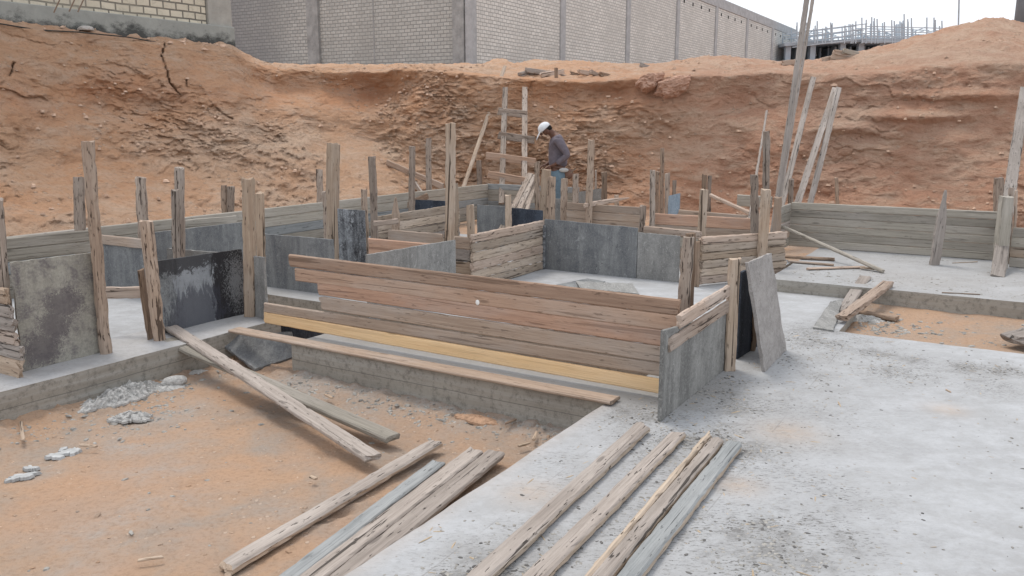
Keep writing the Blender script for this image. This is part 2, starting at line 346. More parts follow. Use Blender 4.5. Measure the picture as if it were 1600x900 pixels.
# ------------------------------------------------------------------ object helpers
def tag(o, label=None, cat=None, group=None, kind=None):
    if label: o['label'] = label
    if cat: o['category'] = cat
    if group: o['group'] = group
    if kind: o['kind'] = kind
    return o
def mesh_obj(name, V, Fc, mats, parent=None, loc=(0, 0, 0), mi=None, smooth=False):
    me = bpy.data.meshes.new(name); me.from_pydata([tuple(v) for v in V], [], [tuple(f) for f in Fc])
    for m in (mats if isinstance(mats, (list, tuple)) else [mats]): me.materials.append(m)
    if mi is not None: me.polygons.foreach_set('material_index', mi)
    if smooth: me.polygons.foreach_set('use_smooth', [True]*len(me.polygons))
    me.update()
    o = bpy.data.objects.new(name, me); COL.objects.link(o); o.location = loc
    if parent: o.parent = parent
    return o
def empty(name, loc, label=None, cat=None, group=None):
    o = bpy.data.objects.new(name, None); COL.objects.link(o); o.location = loc; o.empty_display_size = .1
    return tag(o, label, cat, group)

_seed = [0]
def section(kind, w, t):
    """cross-section ring (y, z) of a timber"""
    pts = []
    if kind == 'log':
        for k in range(12):
            a = 2*math.pi*k/12; pts.append((w/2*math.cos(a), t/2*math.sin(a)))
    else:
        bv = min(.009, t*.3); hw, ht = w/2, t/2
        n = 4
        for k in range(n+1): pts.append((-hw+bv+(2*hw-2*bv)*k/n, -ht))
        pts += [(hw, -ht+bv), (hw, 0), (hw, ht-bv)]
        for k in range(n+1): pts.append((hw-bv-(2*hw-2*bv)*k/n, ht))
        pts += [(-hw, ht-bv), (-hw, 0), (-hw, -ht+bv)]
    return np.array(pts)
def timber(name, P0, P1, w, t, side, mat, kind='board', rough=.004, rag=.015, parent=None, taper=0.0, point=0.0, seg=None, bow=0.0, edge=None):
    """one stick of timber from P0 to P1; side = direction of its width"""
    _seed[0] += 1; sd = _seed[0]*1.37
    P0 = Vector(P0); P1 = Vector(P1); ax = P1-P0; L = ax.length; X = ax.normalized()
    Yv = (Vector(side) - X*Vector(side).dot(X)).normalized(); Z = X.cross(Yv)
    sec = section(kind, w, t); K = len(sec)
    ns = seg or int(min(90, max(10, L/.045)))
    xs = np.linspace(0, L, ns+1)
    V = np.zeros((ns+1, K, 3))
    for j in range(K):
        y, z = sec[j]; yy = np.full(ns+1, y); zz = np.full(ns+1, z)
        rr = np.hypot(y, z)+1e-6
        nz = fbm(xs*5+sd, yy*18+sd*2, zz*18+sd, 4, .6) + .55*fbm(xs*1.6+sd*3, yy*6+1, zz*6+2, 2)
        hf = fbm(xs*16+sd, yy*22+sd*2, zz*22+sd, 3, .6)
        # edges get chewed more than faces
        e = np.clip(np.abs(ridged(xs*9+sd, yy*30, zz*30+sd, 3))-.45, 0, 1)*rough*3
        k = 1 - taper*xs/L
        if point > 0:
            k = k*np.where(xs > L-point, .22+.78*np.clip((L-xs)/point, 0, 1), 1)
        V[:, j, 1] = (yy - np.sign(yy)*e*(abs(y) > w*.3) + (y/(w/2))*rough*(.45*nz+.8*hf))*k + .6*rough*fbm(xs*.9+sd, xs*0+3, xs*0, 2) + bow*np.sin(xs/L*math.pi)
        V[:, j, 2] = (zz + (z/(t/2))*rough*(.25*nz+.45*hf))*(np.maximum(k, .5) if point > 0 else k)
        V[:, j, 0] = xs
        r = fbm(np.array([y*30+sd]), np.array([z*30.0+sd]), np.array([sd*1.7]), 3)[0]
        r2 = fbm(np.array([y*30+sd+9]), np.array([z*30.0+sd]), np.array([sd*2.7]), 3)[0]
        V[0, j, 0] -= rag*r*1.2; V[ns, j, 0] += rag*r2*1.2
    vs = V.reshape(-1, 3).tolist(); fs = []
    for i in range(ns):
        for j in range(K):
            j2 = (j+1) % K; fs.append((i*K+j, i*K+j2, (i+1)*K+j2, (i+1)*K+j))
    c0 = len(vs); vs.append((V[0, :, 0].mean()-rag*.2, 0, 0)); c1 = len(vs); vs.append((V[ns, :, 0].mean()+rag*.1, V[ns, :, 1].mean(), V[ns, :, 2].mean()))
    for j in range(K):
        j2 = (j+1) % K; fs.append((c0, j2, j)); fs.append((c1, ns*K+j, ns*K+j2))
    mi = None
    if edge:
        mi = [1 if (abs(sec[f[0] % K][0]) > w/2-.001 and abs(sec[f[1] % K][0]) > w/2-.001 and k < ns*K) or k >= ns*K else 0 for k, f in enumerate(fs)]
    o = mesh_obj(name, vs, fs, [mat, edge] if edge else mat, mi=mi)
    M = Matrix((X, Yv, Z)).transposed().to_4x4()
    M.translation = P0
    if parent is not None:
        o.parent = parent; M.translation = P0 - parent.location
    o.matrix_local = M
    return o

UP = Vector((0, 0, 1))
def poly_area(rects, step, ztop, zbot, name, mats, jitter=.012, dirt=None, seed=0, znoise=.004, fine=None):
    """concrete slab: union of (a0,a1,b0,b1) rectangles, subdivided top, vertical sides"""
    def axis(lo, hi, marks, flo, fhi):
        s = set(round(m, 4) for m in marks)
        x = lo
        while x < hi:
            s.add(round(x, 4)); x += step if flo-.3 <= x <= fhi else step*6
        s = sorted(s); out = [s[0]]
        for q in s[1:]:
            if q-out[-1] < step*.35 and q not in [round(m, 4) for m in marks]: continue
            out.append(q)
        return out
    A = axis(min(r[0] for r in rects), max(r[1] for r in rects), [v for r in rects for v in r[:2]], fine[0], fine[1])
    B = axis(min(r[2] for r in rects), max(r[3] for r in rects), [v for r in rects for v in r[2:]], fine[2], fine[3])
    na, nb = len(A), len(B)
    inside = np.zeros((na-1, nb-1), bool)
    ca = (np.array(A[1:])+np.array(A[:-1]))/2; cb = (np.array(B[1:])+np.array(B[:-1]))/2
    for r in rects: inside |= ((ca[:, None] > r[0]) & (ca[:, None] < r[1]) & (cb[None] > r[2]) & (cb[None] < r[3]))
    ga, gb = np.meshgrid(np.array(A), np.array(B), indexing='ij')
    ja = jitter*fbm(ga*4+seed, gb*4, ga*0+1, 4, .65); jb = jitter*fbm(ga*4+9, gb*4+seed, ga*0+5, 4, .65)
    zz = ztop + znoise*fbm(ga*2.5, gb*2.5, ga*0+seed, 4)
    aa = ga+ja; bb = gb+jb
    X = aa*AV.x + bb*BV.x; Y = aa*AV.y + bb*BV.y
    V = np.stack([X, Y, zz], -1).reshape(-1, 3).tolist(); nt_ = len(V)
    V += [(v[0], v[1], zbot) for v in V]
    # a mid row for the side faces carries a slightly irregular arris
    Fc = []; mi = []
    idx = lambda i, j: i*nb+j
    used = set()
    for i in range(na-1):
        for j in range(nb-1):
            if not inside[i, j]: continue
            Fc.append((idx(i, j), idx(i+1, j), idx(i+1, j+1), idx(i, j+1))); mi.append(0)
            for (di, dj, e) in ((0, -1, (idx(i+1, j), idx(i, j))), (0, 1, (idx(i, j+1), idx(i+1, j+1))), (-1, 0, (idx(i, j), idx(i, j+1))), (1, 0, (idx(i+1, j+1), idx(i+1, j)))):
                ii, jj = i+di, j+dj
                if ii < 0 or jj < 0 or ii >= na-1 or jj >= nb-1 or not inside[ii, jj]:
                    Fc.append((e[0], e[1], e[1]+nt_, e[0]+nt_)); mi.append(1)
    o = mesh_obj(name, V, Fc, mats, mi=mi)
    dv = np.zeros((len(V), 4), np.float32); dv[:, 3] = 1
    if dirt is not None:
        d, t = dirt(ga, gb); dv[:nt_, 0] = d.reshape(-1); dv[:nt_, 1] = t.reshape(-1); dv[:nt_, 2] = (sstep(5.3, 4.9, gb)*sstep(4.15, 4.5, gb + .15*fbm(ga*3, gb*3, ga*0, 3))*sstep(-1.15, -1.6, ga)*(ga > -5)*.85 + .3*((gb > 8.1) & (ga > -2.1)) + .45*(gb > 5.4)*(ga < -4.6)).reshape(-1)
    ca_ = o.data.color_attributes.new('dirt', 'FLOAT_COLOR', 'POINT'); ca_.data.foreach_set('color', dv.reshape(-1))
    # drop loose verts
    bm = bmesh.new(); bm.from_mesh(o.data); bmesh.ops.delete(bm, geom=[v for v in bm.verts if not v.link_faces], context='VERTS'); bm.normal_update(); bm.to_mesh(o.data); bm.free()
    return o

# ------------------------------------------------------------------ ground
PATCH = [toab(G(1200, 640)), toab(G(1110, 700)), toab(G(1290, 530)), toab(G(1420, 580)), toab(G(1550, 600)), toab(G(1250, 780)), toab(G(1200, 850)), toab(G(1330, 850)), toab(G(850, 850)), toab(G(760, 900)), toab(G(1010, 640)), toab(G(900, 740)), toab(G(1130, 620)), toab(G(1000, 820))] + [toab(G(*q)) for q in ((1260, 515), (1310, 540), (1370, 552), (1430, 565), (1500, 572), (1570, 582), (1640, 590), (1225, 560), (1290, 590))]
PR = [.38, .35, .35, .22, .18, .25, .3, .12, .18, .2, .25, .2, .3, .25, .16, .13, .13, .12, .12, .11, .12, .2, .12]
PS = [.55, .9, .7, .8, .7, .6, .8, .6, .6, .8, .9, .5, .9, .6, .8, 1, 1, 1, 1, 1, 1, .6, .6]
def floor_dirt(a, b):
    d = np.zeros_like(a)
    for (pa, pb), r, s in zip(PATCH, PR, PS):
        q = np.hypot((a-pa)/1.0, (b-pb)/1.25)
        d = np.maximum(d, s*np.exp(-(q/(r*1.25))**2))
    d = d*(.55+.9*np.clip(fbm(a*5, b*5, a*0+2, 5, .65)+.35, 0, 1)) + .12*np.clip(fbm(a*1.3, b*1.3, a*0, 4), 0, 1)
    d = np.maximum(d, np.where((b > 8.2), .25, 0))
    t = np.zeros_like(a)
    for (px, py), r in (((1230, 675), .16), ((830, 770), .14), ((1155, 760), .1), ((1480, 640), .1)):
        pa, pb = toab(G(px, py)); t = np.maximum(t, .6*np.exp(-(np.hypot(a-pa, b-pb)/r)**2))
    t = np.maximum(t, .3*np.exp(-((a+1.94)/.05)**2)*(b < 4.3))
    return np.clip(d, 0, 1), np.clip(t, 0, 1)

# ground sheet (pit floor)
def axis_dense(lo, hi, dense, st, coarse):
    xs = [lo]; x = lo
    while x < hi:
        d = 1e9
        for (p, q) in dense: d = min(d, 0 if p <= x <= q else min(abs(x-p), abs(x-q)))
        x += st if d == 0 else min(coarse, st + d*.35)
        for (p, q) in dense:
            if xs[-1] < p < x: x = p
        xs.append(x)
    return np.array(xs)
ga = axis_dense(-60, 60, [(-5.4, -1.85), (-1.2, 1.2)], .022, 8)
gb = axis_dense(-60, 40, [(0.9, 4.45), (6.7, 8.2)], .022, 8)
A_, B_ = np.meshgrid(ga, gb, indexing='ij')
def ground_z(a, b):
    z = -.235 + .025*fbm(a*1.1, b*1.1, a*0, 4) + .012*fbm(a*6, b*6, a*0+3, 5, .6)
    z = z + .007*np.clip(ridged(a*18, b*18, a*0, 3), 0, 1)*sstep(-.2, .4, fbm(a*1.5, b*1.5, a*0+9, 3)) + .012*ridged(a*3+2, b*3, a*0, 3)*sstep(0, .4, fbm(a*.9, b*.9, a*0+19, 3))
    near_kerb = np.exp(-((a+5.15)/.3)**2) + np.exp(-((b-4.25)/.25)**2)*(b < 4.5)
    z = z + .016*near_kerb*np.clip(worley(a*13, b*13, a*0+.5)[0], -.4, 1)
    # earth banked against the left kerb
    z = z + .05*np.exp(-((a+5.18)/.22)**2)*(.5+.5*fbm(a*3, b*3, a*0+4, 3)) + .03*np.exp(-((b-4.28)/.15)**2)*(a > -4.6)*(b < 4.4)
    fr = random.Random(4)
    for k_ in range(26):      # trodden footprints
        fa, fb, ft = fr.uniform(-5, -2.2), fr.uniform(1.4, 4.0), fr.uniform(0, 3.1); ca2, sa2 = math.cos(ft), math.sin(ft)
        u_ = (a-fa)*ca2+(b-fb)*sa2; v_ = -(a-fa)*sa2+(b-fb)*ca2; q_ = (u_/.13)**2+(v_/.05)**2
        z = z - .010*np.exp(-q_**2) + .006*np.exp(-(q_-1.6)**2*2)
    pit = sstep(-1.35, -1.05, a)*sstep(6.4, 6.8, b)
    zp = -.055 + .03*fbm(a*2, b*2, a*0+7, 4) + .010*fbm(a*9, b*9, a*0+3, 4) + .03*sstep(7.6, 8.2, b)
    z = z*(1-pit) + zp*pit
    far = sstep(8.6, 10.0, np.maximum(b, np.where(a < -8.4, 9.9, b)))
    z = z*(1-far) + (-.08 + .04*fbm(a, b, a*0, 3))*far
    return z
Zg = ground_z(A_, B_)
Zg = np.where((np.hypot(A_, B_) > 20), -.25, Zg)
X = A_*AV.x+B_*BV.x; Y = A_*AV.y+B_*BV.y
na, nb = A_.shape
I = np.arange(na*nb).reshape(na, nb)
Fq = np.stack([I[:-1, :-1], I[1:, :-1], I[1:, 1:], I[:-1, 1:]], -1).reshape(-1, 4)
def grid_obj(name, P, Fq, mat, smooth=True):
    me = bpy.data.meshes.new(name); P = P.reshape(-1, 3)
    me.vertices.add(len(P)); me.vertices.foreach_set('co', P.astype(np.float32).reshape(-1))
    me.loops.add(Fq.size); me.loops.foreach_set('vertex_index', Fq.astype(np.int32).reshape(-1))
    me.polygons.add(len(Fq)); me.polygons.foreach_set('loop_start', (np.arange(len(Fq))*4).astype(np.int32))
    me.materials.append(mat); me.update(calc_edges=True); me.validate()
    if smooth: me.polygons.foreach_set('use_smooth', [True]*len(me.polygons))
    o = bpy.data.objects.new(name, me); COL.objects.link(o); return o
grd = grid_obj('ground', np.stack([X, Y, Zg], -1), Fq, M_SOIL); tag(grd, kind='structure')
gm = np.zeros(A_.shape)
for (qx, qy, qr, qs) in ((215, 690, .35, .8), (240, 740, .3, .6), (290, 770, .25, .7), (190, 810, .4, .75), (140, 870, .3, .5), (250, 640, .3, .8), (130, 700, .2, .6), (480, 600, .3, .9), (600, 640, .3, .8), (720, 650, .25, .6), (330, 600, .25, .5), (60, 725, .18, .7), (440, 800, .2, .4), (700, 740, .2, .4)):
    qa, qb = toab(G(qx, qy, -.22)); gm = np.maximum(gm, qs*np.exp(-(np.hypot(A_-qa, B_-qb)/qr)**2))
gm = np.maximum(gm, .9*np.exp(-((B_-4.22)/.14)**2)*(B_ < 4.3)*(A_ > -4.5)*(A_ < -1.9))
gm = np.clip(gm*(.35+1.6*np.clip(fbm(A_*4, B_*4, A_*0+6, 5, .65)+.2, 0, 1)), 0, 1)
gd = np.zeros((A_.size, 4), np.float32); gd[:, 3] = 1; gd[:, 0] = gm.reshape(-1)
gd[:, 1] = np.clip(.9*sstep(.05, .45, fbm(A_*.8+3, B_*.8, A_*0, 4)), 0, 1).reshape(-1)
ca_ = grd.data.color_attributes.new('powder', 'FLOAT_COLOR', 'POINT'); ca_.data.foreach_set('color', gd.reshape(-1))

# cut bank and the higher land behind, one sheet out to the horizon
KEY = np.array([  # px, foot depth, toe run, toe z, top depth, top z, crest depth, crest z
 [-700, 7.6, 1.5, 1.0, 10.8, 3.0, 11.6, 3.15], [-300, 8.4, 1.6, 1.0, 11.6, 3.05, 12.2, 3.25], [0, 9.6, 1.7, 1.0, 13.0, 3.1, 13.6, 3.27],
 [200, 11.2, 1.8, 1.05, 14.8, 3.02, 15.4, 3.21], [365, 12.8, 1.8, 1.1, 16.3, 2.96, 16.9, 3.10], [420, 13.4, 2.0, 1.25, 17.3, 2.72, 17.9, 2.84],
 [520, 14.2, 2.6, 1.5, 17.9, 2.66, 18.6, 2.83], [600, 14.8, 2.2, 1.2, 17.8, 2.68, 18.6, 2.83], [655, 15.2, .9, .8, 16.9, 2.65, 18.4, 2.84], [780, 15.7, .5, .6, 16.8, 2.50, 20, 2.93],
 [900, 15.5, .5, .6, 16.6, 2.42, 20, 2.99], [1000, 15.1, .5, .5, 16.2, 2.45, 20, 2.95], [1100, 14.8, .4, .5, 15.9, 2.50, 20, 3.06], [1230, 14.2, .4, .4, 15.5, 2.55, 20, 3.02],
 [1330, 13.8, .4, .4, 15.2, 2.5, 19, 3.16], [1400, 13.6, .4, .4, 15.0, 2.55, 19, 3.42], [1470, 13.4, .4, .4, 14.8, 2.6, 18.6, 3.68], [1530, 13.2, .4, .4, 14.6, 2.65, 18.5, 3.88], [1570, 13.0, .4, .4, 14.5, 2.65, 18.5, 3.82],
 [1620, 12.8, .4, .4, 14.3, 2.6, 18.5, 3.6], [1800, 12.3, .4, .4, 13.8, 2.6, 17, 3.4], [2400, 10, .4, .4, 11.5, 2.6, 15, 3.3]])
px = np.concatenate([np.linspace(-700, -60, 60), np.arange(-50, 1651, 2.2), np.linspace(1665, 2400, 60)])
K = [np.interp(px, KEY[:, 0], KEY[:, k]) for k in range(1, 8)]
for k in range(7):   # round the joins between survey stations
    ker = np.hanning(25); ker /= ker.sum(); K[k] = np.convolve(np.pad(K[k], 12, 'edge'), ker, 'valid')
Yf, t1, z1, Yt, zt, Yc, zc = K
prof = [(Yf-2.6, 0*px-.32), (Yf, 0*px-.05), (Yf+t1, z1), (Yt, zt), (Yc, zc), (np.maximum(Yc+4, 25), 0*px+3.3), (0*px+34, 0*px+3.45), (0*px+90, 0*px+3.5), (0*px+900, 0*px+3.5)]
nr = [14, 60, 150, 46, 16, 8, 8, 8]
rowsY = []; rowsZ = []; rowsS = []
for s in range(8):
    for k in range(nr[s]):
        t = k/nr[s]; rowsY.append(prof[s][0]*(1-t)+prof[s+1][0]*t); rowsZ.append(prof[s][1]*(1-t)+prof[s+1][1]*t); rowsS.append(0*px+s+t)
rowsY.append(prof[8][0]); rowsZ.append(prof[8][1]); rowsS.append(0*px+8)
Yb = np.array(rowsY).T; Zb = np.array(rowsZ).T; Sb = np.array(rowsS).T
for _ in range(7):   # soften profile corners
    Yb[:, 1:-1] = (Yb[:, :-2]+2*Yb[:, 1:-1]+Yb[:, 2:])/4*1.0; Zb[:, 1:-30] = (Zb[:, :-31]+2*Zb[:, 1:-30]+Zb[:, 2:-29])/4
U = (px[:, None]-800)/1325
Xb = U*Yb
face = np.clip(sstep(.7, 1.3, Sb)*(1-sstep(3.6, 4.6, Sb)), 0, 1)
land = sstep(2.9, 3.4, Sb)*(1-sstep(5, 6, Sb))
PX = px[:, None] + 0*Yb
def g2(x0, z0, rx, rz): return np.exp(-((PX-x0)/rx)**2-((Zb-z0)/rz)**2)
d = .30*fbm(Xb*.45, Yb*.45+4, Zb*.7, 4)                                 # big bulges
d += .13*fbm(Xb*1.5, Yb*1.5, Zb*2.4, 4, .55)
crumb = np.clip(g2(430, .8, 110, .7)+g2(300, 1.5, 70, .5)*.8+g2(690, 1.6, 90, 1.2)*1.1+g2(640, 1.3, 45, .8)+g2(900, 1.2, 110, .9)*1.0+g2(110, .45, 60, .25)+.35*np.clip(fbm(Xb*.6, Yb*.6, Zb*.6+8, 3), 0, 1)*2, 0, 1.1)
crumb = crumb*(.45+.75*sstep(-.15, .25, fbm(Xb*2, Yb*2, Zb*2.5+3, 3)))
d += .10*crumb*ridged(Xb*3.4, Yb*3.4, Zb*8.5, 4)
d += .034*fbm(Xb*8, Yb*8, Zb*14, 4, .7)*(.45+crumb) + .03*ridged(Xb*1.1+3, Yb*1.1, Zb*2.6, 5)*sstep(.0, .5, fbm(Xb*.7, Yb*.7, Zb*.9+20, 3)+.2)
d += .35*g2(470, 2.35, 75, .30)*-1 - .6*g2(590, 2.3, 60, .32) - .25*g2(930, 2.2, 90, .18)     # scooped hollow under the lip
d += -.22*g2(1180, 2.0, 90, .35) - .2*g2(860, 1.9, 60, .4) - .18*g2(200, 1.9, 120, .25)
d += .22*g2(655, 1.9, 22, .8) + .14*g2(1320, 1.55, 60, .10) + .16*g2(1420, 1.75, 90, .08) + .12*g2(1500, 2.1, 120, .08)
wx = .25*fbm(Xb*2.2, Yb*2.2, Zb*2.2+30, 3); wz = .2*fbm(Xb*2.6+9, Yb*2.2, Zb*2.2+30, 3)
c1, e1 = worley((Xb+wx)*1.25, Yb*.9, (Zb+wz)*2.1); c2, e2 = worley((Xb+wx)*3.6, Yb*3, (Zb+wz)*6.5); c3, e3 = worley(Xb*9.5+wx*6, Yb*8, Zb*17+wz*6)
slip = np.clip(g2(560, 1.5, 110, .75)+g2(130, 1.3, 90, .5)*.8+g2(230, .55, 60, .3)+g2(1480, 2.9, 160, .7)*.6, 0, 1)      # sand runs: smooth
slip = np.where(slip > .35, slip, slip*.5)
rghm = (.18+.62*sstep(-.1, .35, fbm(Xb*.7, Yb*.7, Zb*1.1+50, 4)))*(1-.85*slip)*(1-.45*sstep(950, 1120, PX))
d += .042*rghm*c1 + .022*(rghm+.5*crumb)*c2 + .017*(rghm+1.5*crumb)*c3*(1-.5*slip)
d -= .016*rghm*np.exp(-(e1/.06)**2) + .012*np.exp(-(e2/.08)**2)*(rghm+crumb*.5)
# strata ledges on the right
rt = sstep(1050, 1300, PX)
d += rt*.02*np.clip(ridged(Xb*.8, Yb*.8, Zb*3.2+2, 4), -1, 1)
# cracks
def crack(pts, wdt, dep):
    out = 0
    for (x0, y0), (x1, y1) in zip(pts[:-1], pts[1:]):
        vx, vy = x1-x0, y1-y0; PYs = 195-(Zb-1.6)*1325/Yb
        t = np.clip(((PX-x0)*vx+(PYs-y0)*vy)/(vx*vx+vy*vy), 0, 1)
        wv = wdt*(.6+.5*fbm(PYs*.08, PX*.08, PX*0, 2)); out = np.maximum(out, np.exp(-(np.hypot(PX-x0-t*vx+1.6*fbm(PYs*.2, PX*0, PX*0, 3), PYs-y0-t*vy)/wv)**2))
    return out*dep
cr_ = crack([(266, 74), (263, 92), (268, 112), (272, 130), (286, 152)], 1.5, .15) + crack([(34, 100), (26, 120)], 1.5, .12) + crack([(298, 126), (297, 137)], 1.4, .1) + crack([(336, 165), (352, 178), (366, 186)], 1.4, .1)
d -= cr_
Yb2 = Yb - d*face
Zb2 = Zb + .05*face*fbm(Xb*2.2, Yb*2.2, Zb*2+5, 4) + land*(.05*fbm(Xb*1.6, Yb*1.6, Xb*0, 4) + .05*fbm(Xb*6, Yb*4, Xb*0+3, 4) + .03*np.clip(ridged(Xb*5, Yb*5, Xb*0, 4), 0, 1))
heaps = .10*np.exp(-((PX-870)/70)**2-((Yb-21)/1.6)**2) + .16*np.exp(-((PX-778)/18)**2-((Yb-21)/1.2)**2) + .12*np.exp(-((PX-1125)/60)**2-((Yb-20.5)/1.6)**2)
Zb2 = Zb2 + heaps*land
Xb2 = U*Yb2 + .05*face*fbm(Xb*2.5+7, Yb*2.5, Zb*2.5, 3)
I = np.arange(Yb.size).reshape(Yb.shape)
Fq = np.stack([I[:-1, :-1], I[1:, :-1], I[1:, 1:], I[:-1, 1:]], -1).reshape(-1, 4)
bank = grid_obj('earth_bank', np.stack([Xb2, Yb2, Zb2], -1), Fq, M_BANK, False); tag(bank, kind='structure')
tone = np.zeros((Yb.size, 4), np.float32); tone[:, 3] = 1
tone[:, 0] = (sstep(820, 1180, PX)).reshape(-1)
pale = .8*sstep(.75, .2, Zb)*(PX < 620) + .6*g2(480, 1.3, 160, .5) + .5*g2(380, 1.6, 60, .4) + .5*crumb*(PX < 960) + .45*land*(1-sstep(4.2, 5, Sb)) + .4*g2(1000, 1.4, 90, .4) + .25*g2(1450, 1.1, 150, .4)
tone[:, 1] = np.clip(pale*(.6+.7*fbm(Xb*1.3, Yb*1.3, Zb*2, 4)), 0, .9).reshape(-1)
red = .9*g2(930, 2.15, 110, .22) + .7*g2(560, 2.25, 110, .3) + .6*g2(1200, .25, 260, .28) + .5*g2(1210, 2.0, 60, .3) + .5*g2(1500, 2.0, 90, .2) + .5*g2(200, 2.2, 200, .35) + .4*g2(30, 1.7, 60, .4)
tone[:, 2] = np.clip(red*(.5+.9*fbm(Xb*1.7, Yb*1.7+5, Zb*2, 4)), 0, .8).reshape(-1)
at = bank.data.color_attributes.new('tone', 'FLOAT_COLOR', 'POINT'); at.data.foreach_set('color', tone.reshape(-1))
def bank_hit(pxx, pyy):
    """depth of the bank surface seen along a sight line"""
    i = int(np.argmin(np.abs(px-pxx))); PY = 195-(Zb2[i]-1.6)*1325/Yb2[i]
    for j in range(14, len(PY)-1):
        if PY[j] >= pyy > PY[j+1]: return float(Yb2[i, j])
    return float(Yc[i])

# ------------------------------------------------------------------ concrete
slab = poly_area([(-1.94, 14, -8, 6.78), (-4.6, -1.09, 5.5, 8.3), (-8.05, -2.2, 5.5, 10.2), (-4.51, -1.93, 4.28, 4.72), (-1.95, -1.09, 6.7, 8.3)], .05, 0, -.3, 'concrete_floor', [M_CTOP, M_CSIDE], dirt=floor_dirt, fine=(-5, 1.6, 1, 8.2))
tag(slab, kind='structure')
strip = poly_area([(-5.81, -5.18, -6, 4.82)], .05, .0, -.3, 'foundation_strip', [M_CTOP, M_CSIDE], dirt=lambda a, b: (0*a+.15, 0*a+.12), fine=(-6, -5, 1, 6), seed=4, jitter=.016)
tag(strip, kind='structure')
inner = poly_area([(-8.05, -5.84, -6, 4.86)], .08, -.02, -.3, 'inner_floor', [M_CTOP, M_CSIDE], dirt=lambda a, b: (0*a+.1, 0*a), fine=(-8, -5.8, 2, 6), seed=6)
tag(inner, kind='structure')
raised = poly_area([(-2.0, 14, 8.17, 11.2)], .05, .12, -.3, 'raised_floor', [M_CTOP, M_CSIDE], dirt=lambda a, b: (.35*np.clip(fbm(a*1.2, b*1.5, a*0, 4)+.3, 0, 1)+.12, .15*np.clip(fbm(a, b, a*0+5, 3), 0, 1)), fine=(-2.2, 1.5, 8, 10.6), seed=8)
tag(raised, kind='structure')

# ------------------------------------------------------------------ formwork
FG = 'timber formwork walls of the foundation'
def wall(label, a0, b0, a1, b1, zb, zt, n, mats, th=.024, stag=(0, 0), rough=.0035, rag=.02, name='formwork_wall', widths=None, zb1=None, zt1=None, zfloor=0, lab=None, gap=.0012, x_off=None):
    """a wall of n horizontal boards between two plan points; boards are its parts"""
    P = AB(a0, b0); Q = AB(a1, b1); zb1 = zb if zb1 is None else zb1; zt1 = zt if zt1 is None else zt1
    root = empty(name, (P.x, P.y, zfloor), label, 'formwork', FG); dirv = (Q-P).normalized()
    ws = widths or [1/n]*n; tot = sum(ws); acc = 0
    for i in range(n):
        f0 = acc/tot; acc += ws[i]; f1 = acc/tot; fm = (f0+f1)/2
        random.seed(i*17+int(a0*100)); s0 = random.uniform(-1, 1)*stag[0]; s1 = random.uniform(-1, 1)*stag[1]
        if x_off: s0, s1 = x_off[i]
        p = P + dirv*s0 + UP*(zb+(zt-zb)*fm); q = Q + dirv*s1 + UP*(zb1+(zt1-zb1)*fm)
        wd = ((zt-zb)+(zt1-zb1))/2*(f1-f0) - gap
        o = timber('board', p + Vector((0, 0, 0)), q, wd, th*random.uniform(.85, 1.1), UP, mats[i % len(mats)], rough=rough, rag=rag, parent=root)
        if lab and lab.get(i): o['label'] = lab[i]
    return root
def panel(label, P, Q, zb, zt, mat, th=.02, zt1=None, zb1=None, name='plywood_panel', cat='panel', group='plywood shuttering panels', lean=(0, 0, 0), nx=26, ny=14):
    """one plywood sheet standing between P and Q; slightly bowed, chipped edges"""
    _seed[0] += 1; sd = _seed[0]*2.31
    P = Vector((P.x, P.y, 0)); Q = Vector((Q.x, Q.y, 0)); zt1 = zt if zt1 is None else zt1; zb1 = zb if zb1 is None else zb1
    X = (Q-P).normalized(); L = (Q-P).length; Nn = X.cross(UP)
    V = []; Fc = []
    for side in (0, 1):
        for i in range(nx+1):
            for j in range(ny+1):
                u, v = i/nx, j/ny
                z0 = zb+(zb1-zb)*u; z1 = zt+(zt1-zt)*u
                e = .007
                du = dv = 0
                if i in (0, nx): du = e*fbm(np.array([v*9+sd]), np.array([sd]), np.array([i+.5]), 4)[0]
                if j in (0, ny): dv = e*fbm(np.array([u*14+sd]), np.array([sd*2]), np.array([j+.5]), 4)[0]
                bow = .008*math.sin(u*math.pi)*math.sin(sd)
                V.append((u*L+du, z0-zb+(z1-z0)*v+dv, (side-.5)*th+bow))
    S = (nx+1)*(ny+1); id_ = lambda s, i, j: s*S+i*(ny+1)+j
    for i in range(nx):
        for j in range(ny):
            Fc.append((id_(0, i, j), id_(0, i, j+1), id_(0, i+1, j+1), id_(0, i+1, j)))
            Fc.append((id_(1, i, j), id_(1, i+1, j), id_(1, i+1, j+1), id_(1, i, j+1)))
    for i in range(nx):
        Fc.append((id_(0, i, 0), id_(0, i+1, 0), id_(1, i+1, 0), id_(1, i, 0))); Fc.append((id_(0, i, ny), id_(1, i, ny), id_(1, i+1, ny), id_(0, i+1, ny)))
    for j in range(ny):
        Fc.append((id_(0, 0, j), id_(1, 0, j), id_(1, 0, j+1), id_(0, 0, j+1))); Fc.append((id_(0, nx, j), id_(0, nx, j+1), id_(1, nx, j+1), id_(1, nx, j)))
    o = mesh_obj(name, V, Fc, mat)
    Y = (UP + Vector(lean)).normalized(); Y = (Y - X*Y.dot(X)).normalized()
    M = Matrix((X, Y, X.cross(Y))).transposed().to_4x4(); M.translation = P + UP*zb; o.matrix_local = M
    return tag(o, label, cat, group)
def Pa(a, b): return AB(a, b)

